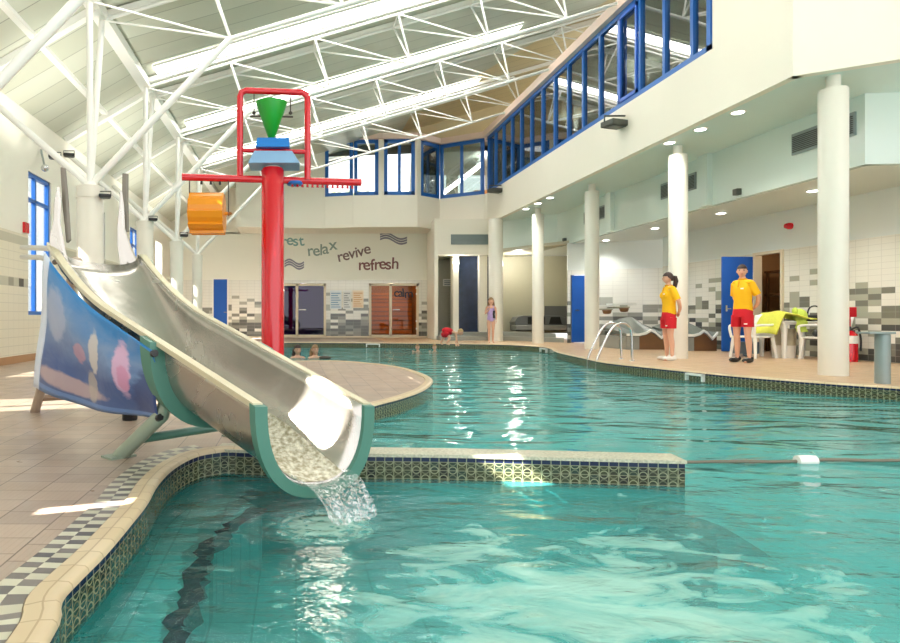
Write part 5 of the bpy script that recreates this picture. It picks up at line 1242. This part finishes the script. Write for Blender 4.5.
def lifeguard(root_at, hgt, yaw, label, female, headyaw, hairm, shoe):
    """standing, hands clasped behind the back; built facing -Y then turned by yaw"""
    k = hgt / 1.75; r = thing('person', root_at, label, 'person'); fw = .93 if female else 1.0
    hx, sh = .095 * k, (.185 if not female else .165) * k
    J = dict(pel=(0, 0, .96, (.13 * fw, .10)), sp=(0, .01, 1.10, (.115 * fw, .085)), ch=(0, 0, 1.28, (.135 * fw, .10)), up=(0, .01, 1.43, (.10, .08)), nk=(0, 0, 1.52, .052), hd=(0, -.005, 1.60, .05))
    for s, n in ((-1, 'l'), (1, 'r')):
        J['hip' + n] = (s * .09, 0, .90, .088); J['th' + n] = (s * .10, -.005, .72, .078); J['kn' + n] = (s * .10, -.01, .50, .052); J['ca' + n] = (s * .105, .015, .36, .053); J['an' + n] = (s * .11, .02, .09, .032); J['he' + n] = (s * .115, .015, .035, .030); J['to' + n] = (s * .135, -.15, .025, .024)
        J['sh' + n] = (s * .148 * fw, .01, 1.43, .054); J['el' + n] = (s * .222 * fw, .10, 1.17, .038); J['fo' + n] = (s * .165 * fw, .145, 1.05, .036); J['wr' + n] = (s * .06, .17, .96, .024)
    E = [('pel', 'sp'), ('sp', 'ch'), ('ch', 'up'), ('up', 'nk'), ('nk', 'hd')]
    for n in 'lr': E += [('pel', 'hip' + n), ('hip' + n, 'th' + n), ('th' + n, 'kn' + n), ('kn' + n, 'ca' + n), ('ca' + n, 'an' + n), ('an' + n, 'he' + n), ('he' + n, 'to' + n), ('up', 'sh' + n), ('sh' + n, 'el' + n), ('el' + n, 'fo' + n), ('fo' + n, 'wr' + n)]
    if female:                                  # in profile, one foot a little ahead
        pass
    v, f = skin_body(J, E, 'pel'); mb = MB(); mb.mesh(v, f)
    hand(mb, (.06, .175, .955), (-.9, .05, -.35), (0, .2, 1)); hand(mb, (-.06, .185, .95), (.9, .05, -.4), (0, .2, 1))
    hy = headyaw - yaw; head(mb, (0, -.012, 1.655), .98 * (.96 if female else 1), hy)
    Tm = Matrix.Translation(Vector(root_at)) @ Matrix.Rotation(yaw, 4, 'Z') @ Matrix.Scale(k, 4)
    def put(mb, nm, m, **kw): mb.v = [Tm @ q for q in mb.v]; return mb.build(nm, m, r, smooth=True, **kw)
    put(mb, 'body', [M['skin'], EYE, hairm, LIP])
    # polo shirt with sleeves, collar and placket
    sb = MB(); w = fw
    sb.mesh(*loft([((0, .01, .93), .162 * w, .120), ((0, .01, 1.0), .158 * w, .118), ((0, .01, 1.12), .148 * w, .112), ((0, 0, 1.27), .164 * w, .122), ((0, .005, 1.38), .168 * w, .112), ((0, .01, 1.45), .140 * w, .085), ((0, .01, 1.495), .075, .07), ((0, .005, 1.52), .062, .062)], 28))
    for s in (-1, 1): sb.ell((s * .105 * fw, .01, 1.447), (.085, .068, .052))
    if female: sb.ell((-.058, -.085, 1.31), (.07, .05, .075)); sb.ell((.058, -.085, 1.31), (.07, .05, .075))
    for s in (-1, 1): a_, b_ = Vector((s * .134 * fw, .01, 1.424)), Vector((s * .210 * fw, .078, 1.22)); sb.tube([a_, a_.lerp(b_, .35), b_], [.074, .070, .062], 16)
    put(sb, 'polo_shirt', M['yellow'])
    cb = MB(); cb.lathe((0, .003, 1.488), [(.066, 0), (.074, .028), (.060, .036), (.056, .005)], 20); cb.mesh(*loft([((0, -.117, 1.36), .014, .006), ((0, -.085, 1.47), .014, .008)], 8)); put(cb, 'collar', mat('amber_collar', rgb(226, 160, 10), .8))
    lg = MB(); lg.cbox((.085, -.128, 1.335), (.05, .012, .022)); put(lg, 'badge', M['white'])
    sh_ = MB(); sh_.mesh(*loft([((0, .005, .97), .155 * w, .115), ((0, .005, .92), .166 * w, .120), ((0, .0, .82), .172 * w, .122)], 28))
    for s in (-1, 1): sh_.mesh(*loft([((s * .085, 0, .86), .090, .112), ((s * .093, -.003, .74), .092, .104), ((s * .098, -.003, .645), .094, .098)], 22))
    put(sh_, 'shorts', M['redcloth'])
    lg = MB(); lg.cbox((.13, -.102, .70), (.055, .01, .02)); put(lg, 'shorts_logo', M['white'])
    hb = MB(); Rh = Matrix.Rotation(hy, 3, 'Z'); hc = Vector((0, -.012, 1.655)); n, m = 24, 14; vs = []
    for j in range(m + 1):
        ph = (math.pi * .64) * j / m
        for q in range(n):
            a = 2 * math.pi * q / n; x, y, z = math.sin(ph) * math.cos(a), math.sin(ph) * math.sin(a), math.cos(ph)
            cut = 1.0
            lim = .30 if y < -.2 else (-.05 if y < .25 else -.5)
            z2 = max(z, lim); sc = 1.0 if z >= lim else .97
            vs.append(hc + Rh @ Vector((x * .083 * sc, y * .101 * sc + .004, z2 * .128)))
    hb.mesh(vs, [(j * n + q, (j + 1) * n + q, (j + 1) * n + (q + 1) % n, j * n + (q + 1) % n) for j in range(m) for q in range(n)])
    if female:
        pts = [hc + Rh @ Vector(p) for p in ((0, .075, .03), (0, .125, .02), (.0, .14, -.06), (.0, .12, -.17), (0, .11, -.24))]; hb.tube(pts, [.03, .04, .045, .038, .012], 10)
    put(hb, 'hair', hairm)
    for s in (-1, 1):
        s_ = MB(); R2 = Matrix.Identity(3)
        s_.ell((s * .120, -.035, .045), (.048, .135, .045), 14, 8); s_.ell((s * .112, .045, .07), (.042, .055, .05), 12, 8); s_.v = [Vector((q.x, q.y, max(q.z, .004))) for q in s_.v]; put(s_, 'shoe', shoe)
        if not female:
            l_ = MB(); l_.cbox((s * .118, -.07, .088), (.03, .06, .012)); put(l_, 'laces', M['white'])
    return r
wp_, mp_ = G(668.5, 360.5), G(742.5, 362.5)
lifeguard(wp_, 1.62, math.radians(-96), 'person in yellow polo and red shorts, dark hair tied back, looking across the pool', True, math.radians(-112), M['hair'], mat('white_trainer', rgb(236, 232, 224), .5))
lifeguard(mp_, 1.72, math.radians(-72), 'person in yellow polo, red shorts and black shoes, facing the pool by the blue door', False, math.radians(-38), M['hair'], mat('black_trainer', rgb(24, 22, 24), .5))
# girl in the lilac swimsuit
def child_body(root_at, k, yaw, J, E, headc, headyaw, label, pitch=0.0, hands=()):
    r = thing('person', root_at, label, 'person'); v, f = skin_body(J, E, 'pel'); mb = MB(); mb.mesh(v, f); head(mb, headc, 1.02, headyaw, pitch)
    for h in hands: hand(mb, *h)
    Tm = Matrix.Translation(Vector(root_at)) @ Matrix.Rotation(yaw, 4, 'Z') @ Matrix.Scale(k, 4)
    def put(mb, nm, m, **kw): mb.v = [Tm @ q for q in mb.v]; return mb.build(nm, m, r, smooth=True, **kw)
    put(mb, 'body', [M['skin'], EYE, M['hair_br'], LIP]); return r, put
def hairball(hc, yaw, long=0.0, back=.0, pitch=0.0):
    hb = MB(); R = Matrix.Rotation(yaw, 3, 'Z') @ Matrix.Rotation(pitch, 3, 'X'); n, m = 20, 12; vs = []
    for j in range(m + 1):
        ph = math.pi * .64 * j / m
        for q in range(n):
            a = 2 * math.pi * q / n; x, y, z = math.sin(ph) * math.cos(a), math.sin(ph) * math.sin(a), math.cos(ph); lim = .32 if y < -.2 else -.45
            vs.append(Vector(hc) + R @ Vector((x * .086, y * .104 + .004, max(z, lim) * .13)))
    hb.mesh(vs, [(j * n + q, (j + 1) * n + q, (j + 1) * n + (q + 1) % n, j * n + (q + 1) % n) for j in range(m) for q in range(n)])
    if long:
        for sx in (-.06, -.03, 0, .03, .06): hb.tube([Vector(hc) + R @ Vector((sx, .07, .02)), Vector(hc) + R @ Vector((sx * 1.3, .09, -.12)), Vector(hc) + R @ Vector((sx * 1.4, .06, -.12 - long))], [.035, .035, .012], 8)
    return hb
k = 1.40 / 1.45
J = dict(pel=(0, 0, .78, (.105, .08)), sp=(0, 0, .90, (.09, .07)), ch=(0, 0, 1.04, (.10, .075)), up=(0, 0, 1.15, (.08, .06)), nk=(0, 0, 1.22, .04), hd=(0, -.005, 1.28, .04))
for s, n in ((-1, 'l'), (1, 'r')): J.update({'hip' + n: (s * .07, 0, .72, .068), 'th' + n: (s * .068, 0, .58, .060), 'kn' + n: (s * .06, -.005, .40, .042), 'ca' + n: (s * .06, .012, .28, .042), 'an' + n: (s * .06, .015, .07, .026), 'to' + n: (s * .07, -.12, .02, .02), 'sh' + n: (s * .13, 0, 1.15, .042), 'el' + n: (s * (.17 if s > 0 else .175), .02, .93, .030), 'wr' + n: ((.15, -.03, .74, .020) if s > 0 else (-.06, -.10, 1.10, .020))})
E = [('pel', 'sp'), ('sp', 'ch'), ('ch', 'up'), ('up', 'nk'), ('nk', 'hd')]
for n in 'lr': E += [('pel', 'hip' + n), ('hip' + n, 'th' + n), ('th' + n, 'kn' + n), ('kn' + n, 'ca' + n), ('ca' + n, 'an' + n), ('an' + n, 'to' + n), ('up', 'sh' + n), ('sh' + n, 'el' + n), ('el' + n, 'wr' + n)]
gpnt = G(491, 343.3)
r, put = child_body(gpnt, k, -.1, J, E, (0, -.01, 1.345), -.2, 'person with long brown hair in a lilac and black swimsuit by the white column', 0, [((.15, -.03, .735), (0, -.1, -1), (-.3, -1, 0), .8), ((-.06, -.10, 1.105), (.3, .1, 1), (1, 0, 0), .8)])
sw = MB(); sw.mesh(*loft([((0, 0, .70), .075, .075), ((0, 0, .76), .125, .092), ((0, 0, .84), .112, .088), ((0, 0, .93), .100, .082), ((0, 0, 1.06), .114, .090), ((0, 0, 1.12), .09, .07)], 24))
for s in (-1, 1): sw.tube([(s * .06, -.065, 1.10), (s * .065, -.03, 1.19), (s * .05, .05, 1.14)], .014, 6)
put(sw, 'swimsuit', M['purple']); sw = MB(); sw.mesh(*loft([((.068, 0, .80), .060, .091), ((.060, 0, .93), .054, .086), ((.068, 0, 1.04), .058, .090)], 16)); put(sw, 'side_panel', M['black'])
put(hairball((0, -.01, 1.345), -.2, .20), 'hair', M['hair_br'])
# swimmers' heads in the water
for (px, pyy, hm, lab) in ((297.5, 352.5, M['hair'], 'swimmer whose head and shoulders show above the water, nearer the red post'), (315, 352, M['hair_br'], 'swimmer whose head shows above the water, farther from the red post')):
    Y = (H - WZ) * F / (357.6 - HY); X = (px - CX) * Y / F; k = 1.0
    J = dict(pel=(0, .05, -.40, (.13, .09)), ch=(0, .02, -.10, (.14, .10)), up=(0, 0, .0, (.09, .07)), nk=(0, 0, .07, .05), hd=(0, 0, .14, .045), shl=(-.15, .0, -.02, .05), ell=(-.22, -.14, -.10, .035), wrl=(-.22, -.3, -.04, .024), shr=(.15, 0, -.02, .05), elr=(.22, -.14, -.10, .035), wrr=(.22, -.3, -.04, .024), kl=(-.1, .3, -.44, .06), kr=(.1, .3, -.44, .06))
    E = [('pel', 'ch'), ('ch', 'up'), ('up', 'nk'), ('nk', 'hd'), ('up', 'shl'), ('shl', 'ell'), ('ell', 'wrl'), ('up', 'shr'), ('shr', 'elr'), ('elr', 'wrr'), ('pel', 'kl'), ('pel', 'kr')]
    r, put = child_body((X, Y, WZ), k, .3, J, E, (0, -.01, .185), .1, lab, 0, [((-.22, -.3, -.04), (-.1, -1, 0), (1, 0, 0), .9), ((.22, -.3, -.04), (.1, -1, 0), (-1, 0, 0), .9)])
    put(hairball((0, -.01, .185), .1, .06), 'hair', hm)
c = A(325, 356.5, 14.2); mb = MB(); mb.ell((c.x, c.y, WZ + .02), (.14, .08, .05)); tag(mb.build('pool_toy', M['wire'], loc=(c.x, c.y, WZ), smooth=True), 'dark low pool toy floating beside the swimmers', 'pool toy')
# child bending at the far edge in red shorts
kp = G(441, 345.5, -.02); kp = Vector((kp.x + .1, 17.9, 0)); kc = .80
J = dict(pel=(0, 0, .50, (.13, .10)), sp=(.16, 0, .50, (.11, .09)), ch=(.32, -.02, .44, (.11, .09)), nk=(.42, -.03, .42, .045), hd=(.47, -.04, .42, .045),
         hipl=(-.02, -.07, .44, .085), knl=(.12, -.12, .26, .055), anl=(.0, -.14, .05, .035), tol=(.10, -.2, .025, .024), hipr=(-.02, .07, .44, .085), knr=(-.06, .10, .24, .055), anr=(-.16, .12, .05, .035), tor=(-.06, .1, .025, .024),
         shl=(.33, -.14, .42, .045), ell=(.34, -.18, .22, .034), wrl=(.30, -.22, .06, .024), shr=(.34, .12, .42, .045), elr=(.42, .14, .22, .034), wrr=(.46, .10, .06, .024))
E = [('pel', 'sp'), ('sp', 'ch'), ('ch', 'nk'), ('nk', 'hd'), ('pel', 'hipl'), ('hipl', 'knl'), ('knl', 'anl'), ('anl', 'tol'), ('pel', 'hipr'), ('hipr', 'knr'), ('knr', 'anr'), ('anr', 'tor'), ('ch', 'shl'), ('shl', 'ell'), ('ell', 'wrl'), ('ch', 'shr'), ('shr', 'elr'), ('elr', 'wrr')]
r, put = child_body(kp, kc, 0, J, E, (.52, -.05, .47), .9, 'child in red shorts bending down at the far pool edge', .3, [((.30, -.22, .06), (.2, -.3, -.8), (1, 0, 0), .8), ((.46, .10, .06), (.3, -.3, -.8), (-1, 0, 0), .8)])
sh_ = MB(); R = Matrix.Rotation(.2, 3, 'Y'); sh_.ell((.07, 0, .50), (.22, .16, .135), 18, 12, 0, R); sh_.ell((.0, -.08, .40), (.12, .10, .12)); sh_.ell((-.03, .08, .38), (.12, .10, .12)); put(sh_, 'shorts', M['redcloth'])
put(hairball((.52, -.05, .47), .9, 0, 0, .3), 'hair', M['hair_bl'])
# two swimmers holding the far edge
for (px, hm, lab) in ((434.5, M['hair_br'], 'swimmer at the far edge next to the child in red shorts'), (417.5, M['hair_br'], 'small swimmer at the far edge in front of the sauna')):
    Y = 17.15; X = (px - CX) * Y / F; k = .7
    J = dict(pel=(0, .0, -.42, (.12, .09)), ch=(0, .0, -.04, (.12, .09)), up=(0, 0, .08, (.08, .06)), nk=(0, 0, .15, .045), hd=(0, 0, .22, .04), shl=(-.13, .0, .06, .042), ell=(-.17, .12, -.02, .032), wrl=(-.12, .26, .10, .022), shr=(.13, 0, .06, .042), elr=(.17, .12, -.02, .032), wrr=(.12, .26, .10, .022))
    E = [('pel', 'ch'), ('ch', 'up'), ('up', 'nk'), ('nk', 'hd'), ('up', 'shl'), ('shl', 'ell'), ('ell', 'wrl'), ('up', 'shr'), ('shr', 'elr'), ('elr', 'wrr')]
    r, put = child_body((X, Y, WZ - .07), k, 0, J, E, (0, -.01, .27), .2, lab, 0, [((-.12, .26, .10), (0, 1, .1), (1, 0, 0), .9), ((.12, .26, .10), (0, 1, .1), (-1, 0, 0), .9)])
    put(hairball((0, -.01, .27), .2), 'hair', hm)

# ------------------------------------------------------------------ light, sky, camera
def light(kind, nm, loc, e, col=(1, 1, 1), rot=None, **kw):
    l = bpy.data.lights.new(nm, kind); l.energy = e; l.color = col
    for k_, v_ in kw.items(): setattr(l, k_, v_)
    o = bpy.data.objects.new(nm, l); COL.objects.link(o); o.location = loc
    if rot is not None: o.rotation_euler = Vector(rot).to_track_quat('-Z', 'Y').to_euler()
    return o
light('SUN', 'sun', (0, 0, 20), 26.0, (1, .96, .88), -S2, angle=.006)
# uplights on the left column heads wash the steep roof slope
for y in (6.1, 9.6, 13.1, 16.6, 20.1):
    light('SPOT', 'column_uplight', (-3.35, y + .55, 3.0), 120, (1, .97, .90), (-.35, .25, 1), spot_size=math.radians(95), spot_blend=.8, shadow_soft_size=.12)
# downlights
for o in [o for o in COL.objects if o.name.startswith('downlight') and o.type == 'EMPTY']:
    light('SPOT', 'downlight_beam', o.location - Vector((0, 0, .04)), 60, (1, .97, .9), (0, 0, -1), spot_size=math.radians(130), spot_blend=.9, shadow_soft_size=.1)
light('POINT', 'sauna_fill', (xa(394), 25.3, 2.0), 9, (1, .75, .45), shadow_soft_size=.1)  # unseen fill, added to light the sauna recess
light('POINT', 'steam_fill', (xa(303), 25.3, 2.0), 2.5, (.8, .7, 1), shadow_soft_size=.1)  # unseen fill, added to light the steam room recess
light('POINT', 'store_lamp', (11.3, 13.9, 2.2), 4, (1, .85, .65), shadow_soft_size=.1)
light('POINT', 'alcove_fill', (8.0, 22.3, 2.8), 40, (1, .95, .85), shadow_soft_size=.1)  # unseen fill, added to brighten the alcove
light('POINT', 'shower_lamp', (5.8, 22.25, 2.8), 25, (1, .95, .9), shadow_soft_size=.05)
for y in (12, 16, 20): light('POINT', 'lounge_fill', (8.9, y, 7.0), 110, (1, .9, .8), shadow_soft_size=.2)  # unseen fills, added to brighten the lounge behind the glass
light('POINT', 'lounge_fill', (7.5, 25, 7.0), 40, (1, .95, .9), shadow_soft_size=.2)  # one more added fill at the far end of the lounge
w = bpy.data.worlds.new('World'); bpy.context.scene.world = w; w.use_nodes = True
bg = w.node_tree.nodes['Background']; bg.inputs[0].default_value = (.97, .98, 1, 1); bg.inputs[1].default_value = 1.3
cam = bpy.data.cameras.new('camera'); co = bpy.data.objects.new('camera', cam); COL.objects.link(co)
co.location = (0, 0, H); co.rotation_euler = (math.pi / 2, 0, 0); cam.sensor_width = 36; cam.lens = F / 900 * 36; cam.shift_x = (450 - CX) / 900; cam.shift_y = -(321.5 - HY) / 900; cam.clip_end = 300; cam.clip_start = .02
sc = bpy.context.scene; sc.camera = co
vs_ = sc.view_settings; vs_.view_transform = 'Standard'; vs_.look = 'None'; vs_.gamma = 1; vs_.use_curve_mapping = False; vs_.exposure = 0.9
sc.cycles.use_denoising = True; sc.cycles.max_bounces = 8; sc.cycles.diffuse_bounces = 4; sc.cycles.transparent_max_bounces = 12; sc.cycles.sample_clamp_indirect = 6; sc.cycles.caustics_reflective = False; sc.cycles.caustics_refractive = False
